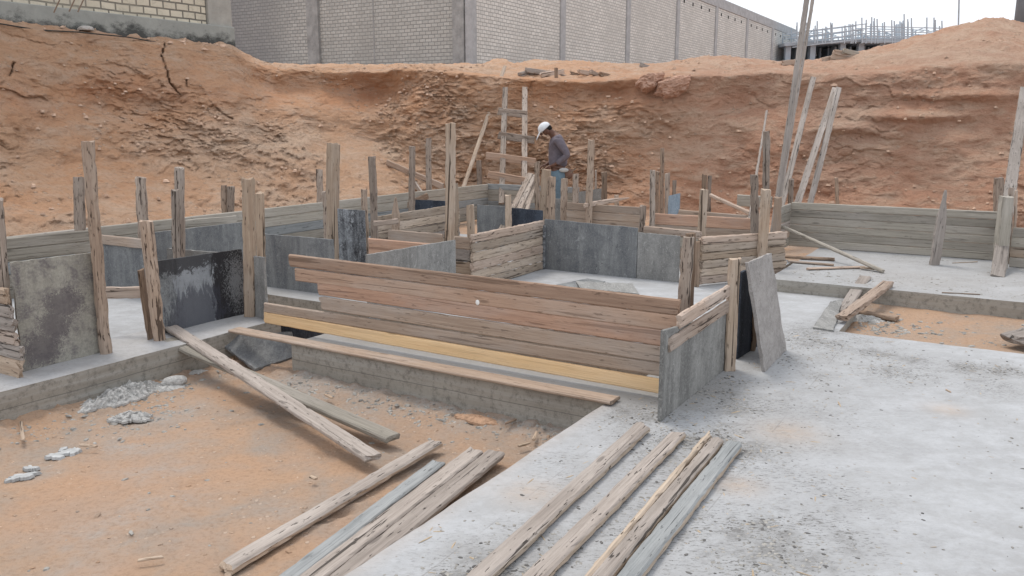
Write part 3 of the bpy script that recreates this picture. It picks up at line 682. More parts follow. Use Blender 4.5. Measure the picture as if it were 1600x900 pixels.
# -- long front wall
bf = 4.52
xl = [412, 412, 500, 499, 464, 456]; xr = [1034, 1034, 1038, 1052, 1056, 1058]; yl = [495, 482, 470, 450, 425, 405]; yr = [603, 577, 553, 530, 505, 480]
aL = -5.06; aR = onB(1040, bf, 560)
zbL = zat(AB(onB(412, bf, 504), bf), 504); ztL = zat(AB(onB(458, bf, 397), bf), 396)
PL_ = AB(onB(412, bf, 500), bf); PR_ = AB(onB(1045, bf, 540), bf)
def zc_(x, y): return zat(AB(onB(x, bf, y), bf), y)
root = empty('formwork_wall', (PL_.x, PL_.y, 0), 'long front wall of red, brown and yellow planks with staggered left ends', 'formwork', FG)
edges_l = [(412, 504), (412, 486.5), (412, 477), (499, 462), (464, 440), (456, 417), (456, 396.5)]
edges_r = [(1032, 616), (1032, 591), (1038, 566), (1048, 543), (1055, 518), (1058, 493), (1058, 468)]
fm = [W_YEL, W_DUN, W_DUN, W_RED, W_ROSY, W_ROSY]
flab = ['fresh yellow bottom board', None, None, 'orange red board', 'reddish board with a white paint spot', None]
# board 2 widens rightwards, board 3 starts further right
le = [(504, 487), (486, 472), (478, 462), (461, 440), (439, 418), (416.5, 397)]
lx = [412, 412, 500, 499, 464, 456]
re_ = [(616, 592), (590.5, 567), (566, 543.5), (542.5, 518.5), (517.5, 493.5), (492.5, 468)]
rx = [1037, 1037, 1042, 1050, 1058, 1058]
re_[1] = (590.5, 568); le[1] = (486, 474); re_[1] = (590.5, 566); le[2] = (484, 462); re_[2] = (567, 543)
for i in range(6):
    pl0 = AB(onB(lx[i], bf, 450), bf); pr0 = AB(onB(rx[i], bf, 550), bf)
    zl0, zl1 = zat(pl0, le[i][0]), zat(pl0, le[i][1]); zr0, zr1 = zat(pr0, re_[i][0]), zat(pr0, re_[i][1])
    wd = (zl1-zl0+zr1-zr0)/2
    o = timber('board', pl0+UP*(zl0+zl1)/2, pr0+UP*(zr0+zr1)/2, wd+.0, .026, UP, fm[i], rough=.0016, rag=.012 if i != 2 else .05, parent=root)
    if flab[i]: o['label'] = flab[i]
# paint spot on the third board from the top
sp = D(748, 472, AB(onB(748, bf, 472), bf).y); bmx = bmesh.new(); bmesh.ops.create_icosphere(bmx, subdivisions=2, radius=.018)
me = bpy.data.meshes.new('paint_spot'); bmx.to_mesh(me); bmx.free(); me.materials.append(simple('white_paint', (.8, .8, .78), .6, .05))
o = bpy.data.objects.new('paint_spot', me); COL.objects.link(o); o.parent = root; o.scale = (.9, .25, 1.05)
o.rotation_euler = (0, 0, math.atan2(AV.y, AV.x)); o.location = sp - root.location - BV*.014

# -- end wall (right corner)
ae = -1.555
P0 = AB(ae, 4.14); P1 = AB(ae, onA(1133, ae, 560))
panel('grey plywood panel under two planks at the right corner', P0, P1, 0, zat(P0, 516), P_FIB, zt1=zat(P1, 489))
root = empty('formwork_wall', AB(ae+.02, 4.2), 'two pale planks topping the grey plywood at the front right corner', 'formwork', FG)
for (x0, y0, y0b, x1, y1, y1b) in ((1058, 490, 514, 1135, 442, 467), (1042, 527, 551, 1134, 468, 489)):
    p = AB(ae, onA(x0, ae, y0)); q = AB(ae, onA(x1, ae, y1)); z0 = (zat(p, y0)+zat(p, y0b))/2; z1 = (zat(q, y1)+zat(q, y1b))/2
    timber('board', p+UP*z0+AV*.012, q+UP*z1+AV*.012, abs(zat(p, y0)-zat(p, y0b))*.98, .03, UP, W_PALE, rough=.004, rag=.03, parent=root)
# -- left strip
a_s = -5.5
P0 = AB(a_s, onA(36, a_s, 580)); P1 = AB(a_s, onA(158, a_s, 550))
panel('tan cement coated panel with purple scuffs at the left edge', P0, P1, 0, zat(P0, 410), P_TAN, zt1=zat(P1, 395))
p = AB(a_s-.3, onA(8, a_s-.3, 380)); q = AB(a_s-.3, onA(142, a_s-.3, 380))
wall('two grey green boards showing above the tan panel', *toab(p), *toab(q), zat(p, 408), zat(p, 372), 2, [W_CEM, W_CEM], zb1=zat(q, 394), zt1=zat(q, 359), rag=.006, rough=.001)
ad = -5.6
P0 = AB(ad, onA(247, ad, 520)); P1 = AB(ad, onA(383, ad, 490))
panel('black and grey streaked panel between two stakes on the strip', P0, P1, 0, zat(P0, 409), P_STRK, zt1=zat(P1, 389))
bl = 2.78
aq = onB(34, bl, 590)
zs = [zat(AB(aq, bl), y) for y in (594, 562, 541, 520, 498, 478, 451)]
root = empty('formwork_wall', AB(aq, bl), 'stack of splintered planks ending at the left picture edge', 'formwork', FG)
for i in range(6):
    xo = [0, .035, -.02, -.015, -.035, -.06][i]
    timber('board', AB(aq-1.3, bl, (zs[i]+zs[i+1])/2+.0), AB(aq+xo, bl, (zs[i]+zs[i+1])/2), zs[i+1]-zs[i]-.004, .04, UP, [W_TAN, W_GREY, W_PALE, W_GREY, W_GREY, W_TAN][i], rough=.007, rag=.05, parent=root)
# cross board between the two round stakes
tag(timber('spreader_board', AB(-6.0, onA(160, -6.0, 455), .32), AB(-5.65, onA(232, -5.65, 445), .33), .095, .024, UP, W_PALE, rag=.01), 'pale board spanning low between the two round front stakes', 'board')
# -- far left long wall
aw = -8.15
bW0, bWc = onA(-260, aw, 372), 12.65
wall('long grey board wall running back from the left edge to the far corner', aw, 1.5, aw, bWc, -.05, .56, 5, [W_CEM, W_CEM, W_BLUE, W_CEM], rag=.01, rough=.0012, th=.03)
# nearer panels in front of it on the left
def wl(x, a): return AB(a, onA(x, a, 380))
p, q = wl(240, -7.45), wl(380, -7.45)
panel('dark slate panel behind the streaked panel', wl(236, -7.5), wl(379, -7.5), 0, zat(wl(236, -7.5), 364), P_BLUE, zt1=zat(wl(379, -7.5), 347))
p = wl(286, -7.7); q = wl(371, -7.7)
tag(timber('loose_board', p+UP*zat(p, 350), q+UP*zat(q, 342.5), .085, .024, UP, W_CEM, rag=.006), 'short grey board laid along the top of the dark slate panel', 'board')
bq = 4.84
p = AB(onB(150, bq, 400), bq); q = AB(onB(224, bq, 400), bq)
panel('dark streaked panel seen between the two round front stakes', p, q, 0, zat(p, 379), P_BLUE, zt1=zat(q, 388))
p = AB(onB(154, bq, 370), bq-.03); q = AB(onB(228, bq, 370), bq-.03)
tag(timber('loose_board', p+UP*zat(p, 373), q+UP*zat(q, 381), .095, .024, UP, W_DUN, rag=.02), 'dun cracked board above the dark streaked panel near the round stakes', 'board')
p = AB(onB(262, 5.3, 395), 5.3); q = AB(onB(340, 5.3, 395), 5.3)
panel('low green grey panel edge behind the black streaked panel', p, q, 0, zat(p, 388), P_GREY, zt1=zat(q, 394))
# -- M8
b8 = 5.79
p = AB(onB(415, b8, 450), b8); q = AB(onB(524, b8, 460), b8)
panel('blue grey panel behind the left ends of the long planks', p, q, 0, zat(p, 365), P_BLUE, zt1=zat(q, 374))
# grey narrow box beside stake
p = AB(-5.45, onA(399, -5.45, 490)); q = AB(-5.2, onA(418, -5.2, 490))
panel('narrow grey plywood offcut beside the square front stake', p, q, 0, zat(p, 400), P_GREY, zt1=zat(q, 402), nx=8)
# dark slim edge board by round stake
p = G(236, 529); tag(timber('slim_board', p, D(220, 422, p.y), .028, .10, (1, 0, 0), W_BROWN, rough=.008, rag=.01), 'dark slim edge board against the leaning round stake', 'board')
# -- black panel by tall stake
p = D(531, 400, 8.6); q = D(572, 408, 8.4)
panel('black narrow panel standing beside the tall plank stake', D(531, 400, 8.6), D(572, 400, 8.4), 0, zat(Vector((0, 8.6, 0)), 326), P_DARK, nx=10)
# -- M4, M5, M2, M3
a4 = -4.46
p = AB(a4, onA(574, a4, 440)); q = AB(a4, onA(711, a4, 420))
panel('pale grey panel just behind the long front planks', p, q, 0, zat(p, 398), P_GREY, zt1=zat(q, 375))
wall('brown plank pair crossing behind the pale grey panel', onB(577, 6.05, 380), 6.05, -4.5, 6.05, .22, .54, 2, [W_DUN, W_RED], rough=.002, rag=.01)
wall('single brown cross plank behind the brown plank pair', onB(608, 6.6, 375), 6.6, onB(692, 6.6, 380), 6.6, .38, .55, 1, [W_DUN], rough=.002, rag=.01)
tag(timber('loose_board', AB(onB(585, 6.7, 365), 6.7, .58), AB(onB(622, 6.9, 365), 6.9, .60), .06, .03, (0, 0, 1), W_PALE, rag=.03), 'short pale lath under the pointed stake on the brown planks', 'board')
a2 = -4.5
b20 = onA(737, a2, 400); b21 = onA(853, a2, 380)
wall('six pale rough planks facing the middle room', a2, b20, a2, b21, 0, .555, 6, [W_OLD, W_OLD, W_PALE, W_OLD, W_OLD, W_PALE], rough=.006, rag=.03, th=.035)
wall('short brown plank ends at the near corner of the pale plank wall', onB(711, 6.72, 400), 6.72, a2-.03, 6.72, .02, .52, 4, [W_DUN, W_TAN, W_GREY, W_DUN], rough=.004, rag=.02)
b3 = 8.13
x3 = [851, 995.5, 1062]
p, q, r = [AB(onB(x, b3, 400), b3) for x in x3]
panel('wide slate panel at the back of the middle room', p, q, 0, zat(p, 342), P_BLUE, zt1=zat(q, 356))
panel('green grey panel right of the wide slate panel', q+AV*.006, r, 0, zat(q, 363), P_GREY, zt1=zat(r, 369))
tag(timber('slim_board', p+BV*-.03+UP*.0-AV*.0, p+UP*.5-BV*.03, .05, .02, AV, P_DARK, rough=.003), 'black narrow strip in the back left corner of the middle room', 'board')
# brown boards behind
def z_at(x, b, y): return zat(AB(onB(x, b, y), b), y)
wall('three dun planks behind the wide slate panel', onB(886, 10.0, 330), 10.0, onB(1008, 10.0, 330), 10.0, .05, z_at(888, 10.0, 316), 5, [W_DUN]*3, zt1=z_at(1006, 10.0, 324), rough=.003, rag=.01)
wall('reddish plank wall behind the green grey panel', onB(1015, 9.4, 345), 9.4, onB(1180, 9.4, 345), 9.4, .03, z_at(1017, 9.4, 333), 4, [W_DUN, W_CEM, W_DUN, W_RED], zt1=z_at(1175, 9.4, 341), rough=.002, rag=.01)
wall('dun boards behind the reddish plank wall', onB(1060, 10.3, 335), 10.3, onB(1180, 10.3, 335), 10.3, .1, z_at(1062, 10.3, 327), 3, [W_DUN], zt1=z_at(1175, 10.3, 337), rough=.002)
tag(timber('loose_board', AB(onB(1006, 8.25, 358), 8.25, z_at(1006, 8.25, 358)), AB(onB(1095, 8.25, 367), 8.25, z_at(1095, 8.25, 367)), .08, .03, UP, W_PALE, rag=.03), 'pale split board along the top of the green grey panel', 'board')
# M1 wall and neighbours
a1_ = -6.42
wall('pale plank wall behind the tall plank stake', a1_, onA(590, a1_, 350), a1_, onA(717, a1_, 330), .02, z_at(0, 1, 0) if False else zat(AB(a1_, onA(590, a1_, 350)), 338), 5, [W_OLD, W_GREY, W_OLD, W_OLD], zt1=zat(AB(a1_, onA(717, a1_, 330)), 318), rough=.004, rag=.03)
p = AB(onB(649, 10.4, 315), 10.4); q = AB(onB(700, 10.4, 315), 10.4)
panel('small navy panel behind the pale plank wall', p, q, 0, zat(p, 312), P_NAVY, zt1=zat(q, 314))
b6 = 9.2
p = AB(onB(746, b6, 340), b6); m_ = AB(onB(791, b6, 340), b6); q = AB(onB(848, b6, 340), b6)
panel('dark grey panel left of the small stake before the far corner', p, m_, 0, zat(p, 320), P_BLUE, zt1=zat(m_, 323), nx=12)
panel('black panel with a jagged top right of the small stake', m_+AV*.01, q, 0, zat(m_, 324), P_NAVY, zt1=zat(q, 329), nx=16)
# far wall to the right from the far corner
wall('far grey board wall behind the ladder foot', aw, bWc, onB(905, bWc, 300), bWc, -.05, .565, 6, [W_CEM, W_CEM, W_BLUE], rough=.001, rag=.01)
p = D(847, 330, 11.9); q = D(877, 330, 11.6)
panel('grey panel in front of the worker\'s legs', D(846, 330, 11.9), D(878, 330, 11.7), 0, zat(Vector((0, 11.9, 0)), 309), P_GREY, nx=8)
panel('leaning grey panel right of the worker', D(903, 330, 13.2), D(940, 330, 12.7), 0, zat(Vector((0, 13.2, 0)), 300), P_GREY, zt1=zat(Vector((0, 12.7, 0)), 294), nx=10)
panel('small blue metal sheet standing among the back stakes', D(1044.5, 330, 11.0), D(1061, 330, 10.8), 0, zat(Vector((0, 11.0, 0)), 306), P_GALV, zt1=zat(Vector((0, 10.8, 0)), 302), nx=8)
# M9
P9a = G(1093, 447); P9b = G(1222, 433)
wall('six rough pale planks right of the middle room', *toab(P9a), *toab(P9b), .02, zat(P9a, 370), 6, [W_PALE, W_OLD, W_OLD, W_TAN, W_OLD, W_PALE], zt1=zat(P9b, 361), rough=.007, rag=.04, th=.05)
# right walls
b_r = 10.59
aR0 = onB(1233, b_r, 380); aR1 = onB(1556, b_r, 400)
wall('six long grey boards along the raised right floor', aR0, b_r, aR1, b_r, .12, .12+.545, 6, [W_CEM]*4, rough=.0010, rag=.008, zfloor=.12)
wall('short grey return wall left of the long right boards', aR0-.01, onA(1220, aR0, 380)-.1, aR0-.01, b_r-.02, .12, .12+.53, 5, [W_CEM, W_PALE, W_GREY, W_CEM], rough=.003, rag=.01, zfloor=.12)
p = G(1576, 417, .12); ap, bp = toab(p)
wall('grey board wall at the right picture edge beyond the wide stake', ap, bp, ap+1.6, bp, .12, zat(AB(ap, bp), 355), 4, [W_CEM, W_TAN, W_CEM], rough=.0015, rag=.01, zfloor=.12)

# ------------------------------------------------------------------ stakes
SG = 'wooden stakes bracing the formwork'
def stake(xt, yt, xb, yb, wpx, dep, label, mat=None, kind='board', tk=.6, rough=.005, rag=.02, point=0, taper=0.0, zfoot=0.0, yaw=0):
    if dep is None: base = G(xb, yb, zfoot); Yd = base.y
    elif isinstance(dep, tuple):
        Yd = AB(dep[1], onA(xb, dep[1], yb)).y if dep[0] == 'a' else AB(onB(xb, dep[1], yb), dep[1]).y
        base = D(xb, yb, Yd)
    else: Yd = dep; base = D(xb, yb, Yd)
    top = D(xt, yt, Yd)
    if dep is not None and base.z > zfoot:
        k = (base.z-zfoot)/(top.z-base.z); base = base-(top-base)*k
    else: base = base - (top-base).normalized()*.004
    wd = wpx*Yd/1325; rough = rough*1.35; random.seed(int(xt*7+yt)); bow = random.uniform(-.012, .012)
    s = Vector((math.cos(yaw), math.sin(yaw), 0))
    if kind == 'log': t = wd
    else: t = max(.03, wd*tk)
    o = timber('stake', base, top, wd, t, s, mat or W_STG, kind=kind, rough=rough, rag=rag, point=point, taper=taper or random.uniform(-.06, .10), bow=bow)
    return tag(o, label, 'stake', SG)
L_ = 'log'
stake(137, 221, 165, 552, 19, None, 'tall round stake at the right end of the tan panel', W_STK, L_, rough=.007)
stake(123, 277, 126, 358, 16, ('a', -7.9), 'short flat stake half hidden behind the tall round stake', W_STG)
stake(-2, 310, 12, 455, 15, ('a', -5.7), 'leaning grey stake at the very left edge', W_STG)
stake(219, 277, 226, 360, 17, ('a', -7.0), 'weathered stake peeking over the leaning round stake', W_STG)
stake(228, 345, 249, 531, 20, None, 'leaning round stake at the left side of the streaked panel', W_STK, L_, rough=.007)
stake(280, 263, 281, 388, 14, ('a', -6.9), 'thin stake rising behind a shorter one left of centre', W_STG)
stake(274, 297, 277, 390, 13, ('a', -6.75), 'shorter stake doubled up with the thin taller one', W_STG)
stake(350, 290, 350, 337, 9, ('a', -8.7), 'slim pale lath standing behind the far left wall', W_STK)
stake(361, 292, 361, 337, 11, ('a', -8.6), 'mottled stub close to the slim pale lath', W_STG)
stake(387, 279, 391, 494, 17, None, 'square stake at the right side of the streaked panel', W_TAN, tk=.9)
stake(406, 302, 408, 400, 14, ('a', -6.1), 'brown stake just behind the square front stake', W_TAN)
stake(499, 265, 499, 320, 11, ('a', -8.4), 'dark stub rising above the far wall left of the tall stake', W_STG)
stake(521, 224, 522, 404, 20, 8.9, 'tall broad stake left of the black narrow panel', W_TAN, tk=.5)
stake(508, 299, 509, 370, 9, 9.2, 'low grey stake touching the tall broad stake', W_STG)
stake(581, 245, 584, 369, 12, 9.3, 'dark grey square stake right of the black narrow panel', W_STG, tk=.9)
stake(569, 297, 571, 400, 10, 8.7, 'thin pale lath between black panel and grey square stake', W_STK)
stake(644, 228, 643, 327, 11, ('a', -7.6), 'slim stake with a broken top left of the short brace', W_STG, L_)
stake(670, 216, 671, 294, 9, ('a', -8.4), 'thin stake behind the sloping brace near the pole', W_STG)
stake(704, 193, 701, 374, 17, ('a', -4.55), 'tallest broad plank stake above the pale grey panel', W_TAN, tk=.4)
stake(712, 286, 712, 322, 7, 10.5, 'narrow lath hugging the tallest plank stake', W_TAN)
stake(748, 251, 749, 287, 9, 15.6, 'small far stake between pole and ladder', W_STG)
stake(735, 321, 736, 377, 13, ('a', -4.55), 'stout stake at the near end of the pale plank wall', W_TAN, tk=.9)
stake(794, 305, 794, 351, 11, ('b', 9.05), 'small stake dividing the dark grey and black panels', W_TAN)
stake(618, 309, 618, 361, 13, ('a', -6.3), 'pointed stake on the pale plank wall', W_STK, point=.18)
stake(839, 254, 840, 330, 8, 11.6, 'splintered left post of the pair before the worker', W_STK, rough=.008, rag=.05)
stake(854, 265, 850, 330, 14, 11.8, 'brown post directly below the worker\'s hand', W_TAN, rough=.006)
stake(862, 277, 861, 363, 14, ('b', 8.22), 'cut topped stake at the back left corner of the room', W_STK, rough=.006)
stake(882, 279, 882, 345, 11, 11.3, 'stake in front of the worker\'s blue trousers', W_STK, rough=.006)
stake(900, 272, 900, 316, 9, 12.4, 'dim stake under the tool pouch', W_STG)
stake(924, 219, 920, 347, 11, ('b', 9.9), 'tall slender stake crossed by a loose lath', W_STK, rough=.006)
stake(931, 266, 931, 300, 4, 13, 'very thin lath right behind the tall slender stake', W_STG)
stake(944, 269, 944, 313, 9, 12.2, 'dark brown stake right of the tall slender stake', W_BROWN)
stake(963.5, 304, 963.5, 316, 7, 11.6, 'tiny stub under the loose lath tip', W_STK)
stake(1020, 266, 1018, 360, 9, ('b', 9.3), 'flat topped stake left of the thin bright edged one', W_STG)
stake(1035, 232, 1034, 326, 7, 12.0, 'thin bright edged stake tallest of the back cluster', W_STK)
stake(1028, 268, 1027, 326, 7, 12.1, 'pale plank between the two taller back cluster stakes', W_STK)
stake(1043, 271, 1043, 332, 8, 11.6, 'knotty stake behind the small blue sheet', W_STG)
stake(1054, 282, 1054, 303, 6, 12.0, 'round topped stub above the small blue sheet', W_STG)
stake(1005, 322, 1004, 361, 10, ('b', 8.3), 'short stake where the two back panels meet', W_STG, rough=.006)
stake(1101, 273, 1101, 300, 8, 10.4, 'dark tip rising behind the fresh brown stake', W_BROWN)
stake(1100, 296, 1097, 371, 12, ('b', 8.55), 'fresh brown stake at the left end of the rough planks', W_TAN, tk=.9)
stake(1109, 275, 1109, 332, 6, 11.5, 'thin shadowed stake beside the sloping brace', W_STG)
stake(1178, 273, 1178, 364, 13, ('b', 9.2), 'wormy grey stake with a thin rod above it', W_STG, rough=.006)
stake(1198, 205, 1197, 300, 10, 9.9, 'tall narrow plank between the rod and the long boards', W_STG)
stake(1197, 296, 1190, 404, 17, 8.55, 'thick rough stake in front of the six rough planks', W_TAN, L_, rough=.007)
stake(1216, 308, 1213, 362, 13, 9.0, 'wide flat stake right of the thick rough stake', W_DUN)
stake(1236, 280, 1236, 316, 8, 11.6, 'short shadowed stake between the leaning boards', W_STG)
stake(1307, 278, 1307, 320, 6, 12.0, 'pale lath standing alone above the right wall', W_STK)
stake(1477, 298, 1460, 414, 15, None, 'split pointed stake leaning on the long right wall', W_ROT, zfoot=.12, point=.35, rough=.008)
stake(1573, 307, 1562, 419, 19, None, 'broad squared stake near the right edge', W_CEM, zfoot=.12, tk=.8)
stake(1580, 294, 1576, 400, 9, 8.9, 'thin post tight behind the broad squared stake', W_STG, zfoot=.12)
stake(1561, 278, 1560, 330, 14, 10.8, 'grey board upright behind the long right wall', W_STG, zfoot=.1)
stake(1588, 297, 1586, 356, 5, 9.3, 'narrow lath strip beside the right edge wall', W_DUN, zfoot=.12)
stake(1076, 372, 1070, 484, 20, ('b', 4.95), 'stout wormy stake at the right end of the front planks', W_STG, L_, rough=.007)
stake(1080, 364, 1078, 400, 15, ('b', 5.2), 'brown cut block behind the stout wormy stake', W_BROWN)
stake(1089, 377, 1088, 447, 9, ('b', 8.0), 'brown square stake at the near end of the rough planks', W_BROWN)
stake(1148, 403, 1140, 578, 19, None, 'freshly brown stake at the far end of the corner panel', W_TAN, tk=.8)
stake(1178, 470, 1176, 548, 9, None, 'dark stake hidden in the gap by the leaning panel', W_BROWN)

# ------------------------------------------------------------------ leaning and loose timber
def stick(P, Q, w, t, label, mat, side=(1, 0, 0), name='loose_board', cat='board', kind='board', group=None, **k):
    return tag(timber(name, P, Q, w, t, side, mat, kind=kind, **k), label, cat, group)
TG = 'boards leaning against the earth bank'
def leaning(xt, yt, xb, yb, wpx, Yt_, Yb_, label, mat, name='leaning_board', cat='board', t=.03, **k):
    P = D(xb, yb, Yb_); Q = D(xt, yt, Yt_)
    if P.z > .12:
        P = P + (P-Q)*((P.z-.12)/(Q.z-P.z))
    return stick(P, Q, wpx*(Yt_+Yb_)/2/1325, t, label, mat, name=name, cat=cat, group=TG, **k)
leaning(1264, -25, 1216, 306, 8.5, 12.6, 11.2, 'left board of the very tall pair rising out of the picture', W_ROT)
leaning(1274, -25, 1219, 306, 5.5, 12.75, 11.3, 'right board of the very tall pair rising out of the picture', W_ROT)
leaning(1271, 121, 1224, 309, 9, 13.6, 11.5, 'weathered board leaning right of the very tall pair', W_GREY, rough=.006)
leaning(1305, 138, 1247, 314, 10, 13.9, 11.7, 'left board of the crossed leaning pair', W_GREY)
leaning(1311, 137, 1267, 314, 9, 13.7, 12.0, 'dark edged right board of the crossed leaning pair', W_ROT, rough=.006)
leaning(1602, 138, 1578, 300, 16, 12.2, 9.6, 'long grey board leaning at the right picture edge', W_ROT)
leaning(1198, 173, 1182, 273, 4, 12.2, 10.6, 'thin rod leaning above the wormy grey stake', W_GREY, kind='log')
leaning(789, 103, 727, 285, 6.5, 17.3, 15.6, 'long thin pole leaning against the bank left of the ladder', W_TAN, name='pole', cat='pole', kind='log')
for (xt, yt, xb, yb, lb) in ((829, 272, 802, 323, 'left board of the stack leaning by the ladder foot'), (834, 274, 812, 325, 'middle board of the stack leaning by the ladder foot'), (838, 280, 822, 327, 'right board of the stack leaning by the ladder foot')):
    leaning(xt, yt, xb, yb, 9, 11.9, 11.2, lb, W_STG, t=.035)
stick(D(605, 254, 16.2), D(692, 292, 14.6), .12, .03, 'pale plank sloping down the bank onto the far left wall', W_PALE, side=(0, 0, 1))
stick(D(649, 288, 14.2), D(668, 316, 13.4), .11, .03, 'short brace slanting inside the far left wall', W_ROT, side=(0, 0, 1))
stick(D(632, 322, 13.0), D(668, 306, 13.4), .10, .03, 'brown offcut slanting behind the slim broken stake', W_BROWN, side=(0, 0, 1))
stick(D(913, 321, 10.9), D(983, 309, 11.4), .065, .03, 'loose whitish lath lying over the dun planks', W_PALE, side=(0, 0, 1), point=.3)
stick(D(1110, 305, 11.2), D(1172, 333, 10.2), .05, .035, 'thin brace sloping from the fresh brown stake to the wormy one', W_PALE, side=(0, 0, 1))
stick(D(1150, 352, 9.5), D(1182, 341, 10.2), .085, .045, 'broken board end poking out left of the wormy stake', W_PALE, side=(0, 0, 1), rag=.05)
stick(D(1152, 313, 11.6), D(1206, 316, 11.4), .16, .05, 'grey planks lying behind the wormy stake', W_CEM, side=(0, 0, 1))
stick(D(1070, 330, 11.5), D(1085, 345, 11.0), .1, .03, 'small dun offcut behind the fresh brown stake', W_DUN, side=(0, 0, 1)) if False else None
# ladder
Yl0, Yl1 = 15.0, 16.6
def LD(x, y): return D(x, y, Yl0 + (Yl1-Yl0)*(288-y)/151)
lad = empty('ladder', LD(800, 330), 'homemade wooden ladder leaning on the bank left of the worker', 'ladder')
for (x0, x1) in ((789.5, 783.5), (820, 819)):
    timber('rail', LD(x1, 318), LD(x0, 137), .105, .05, (1, 0, 0), W_STG, parent=lad, rough=.003)
for (x0, y0, x1, y1) in ((779, 174, 822, 179), (778, 211, 834, 219), (760, 243, 836, 253), (763, 272, 823, 283)):
    p = LD(x0, y0); q = LD(x1, y1); p.y -= .06; q.y -= .06
    timber('rung', p, q, .14, .035, (0, 0, 1), W_ROSY if y0 > 230 else W_STG, parent=lad, rough=.003, rag=.03)

# ------------------------------------------------------------------ planks in front
def flat(c, label, mat, z=0.02, t=.03, ext0=0, ext1=0, dz0=0, dz1=0, name='loose_plank', cat='plank', group=None, widen=1.0, **k):
    """plank lying flat; c = pixel corners (far left, far right, near left, near right)"""
    fl, fr, nl, nr_ = [G(*q, z) for q in c]
    P = (nl+nr_)/2; Q = (fl+fr)/2; ax = (Q-P).normalized(); sd = Vector((-ax.y, ax.x, 0))
    wd = (abs((fr-fl).dot(sd))+abs((nr_-nl).dot(sd)))/2*(.97 if t > .03 else 1)*widen
    P = P - ax*ext0 + UP*(dz0+t*.0); Q = Q + ax*ext1 + UP*dz1
    return stick(P - UP*(t/2-.002), Q - UP*(t/2-.002), wd, t, label, mat, side=sd, name=name, cat=cat, group=group, **k)
FGp = 'loose planks lying on the concrete in front'
flat([(988, 664), (1019, 663), (722, 900), (768, 900)], 'leftmost weathered plank on the white concrete in front', W_GREY, z=.040, t=.038, edge=W_EDGE, ext0=.9, rough=.0042, rag=.05, group=FGp)
flat([(1046, 675), (1073, 675), (810, 900), (854, 900)], 'cracked plank second from the left on the front concrete', W_GREY, z=.040, t=.038, edge=W_EDGE, ext0=.8, rough=.0045, rag=.05, group=FGp)
flat([(1102, 676), (1112, 676), (908, 900), (922, 900)], 'narrow orange tan strip beside the grey front planks', W_EDGE, z=.047, t=.045, ext0=.8, rough=.008, rag=.06, group=FGp)
flat([(1109, 685), (1130, 687), (918, 900), (956, 900)], 'split grey plank between the tan strip and the blue grey plank', W_GREY, z=.040, t=.038, edge=W_EDGE, ext0=.8, rough=.004, rag=.06, group=FGp)
flat([(1134, 690), (1163, 692), (957, 900), (1001, 900)], 'blue grey plank rightmost on the front concrete', W_BLUE, z=.040, t=.038, edge=W_EDGE, ext0=.8, rough=.004, rag=.04, group=FGp)
SGp = 'loose planks lying on the sandy soil'
zs_ = -.20
flat([(668, 689), (692, 689), (338, 884), (362, 885)], 'single pale plank lying alone on the sand', W_GREY, z=zs_+.015, widen=1.4, t=.035, rough=.005, rag=.04, group=SGp, edge=W_TAN)
flat([(672, 720), (697, 722), (434, 900), (470, 900)], 'flat blue grey board partly under the sand planks', W_BLUE, z=zs_, t=.022, ext0=.5, rough=.003, rag=.03, group=SGp)
flat([(733, 700), (756, 702), (468, 900), (506, 900)], 'broad grey plank right of the flat blue grey board', W_GREY, z=zs_+.045, widen=1.25, t=.035, ext0=.5, rough=.005, rag=.03, group=SGp)
flat([(763, 703), (788, 705), (512, 900), (556, 900)], 'grey plank on the sand nearest the slab edge', W_GREY, z=zs_+.04, widen=1.2, t=.035, ext0=.5, rough=.0045, rag=.03, group=SGp)
# two planks propped from the kerb onto the soil
def prop(p0, p1, z0, z1, w, label, mat, t=.035, **k):
    P = G(*p0, z0); Q = G(*p1, z1); ax = Q-P; sd = UP.cross(ax)
    return stick(P, Q, w, t, label, mat, side=sd, name='propped_plank', cat='plank', **k)
prop((268, 512), (584, 716), .035, zs_+.03, .108, 'pale plank propped from the left kerb down onto the sand', W_GREY, rough=.004, rag=.04)
prop((262, 532), (614, 685), -.012, zs_+.02, .115, 'green grey plank lying under the propped pale plank', W_CEM, rough=.002, rag=.01)
prop((366, 515), (961, 626), .02, .022, .125, 'thin flat board along the front beam top', W_DUN, t=.022, rough=.002, rag=.01)
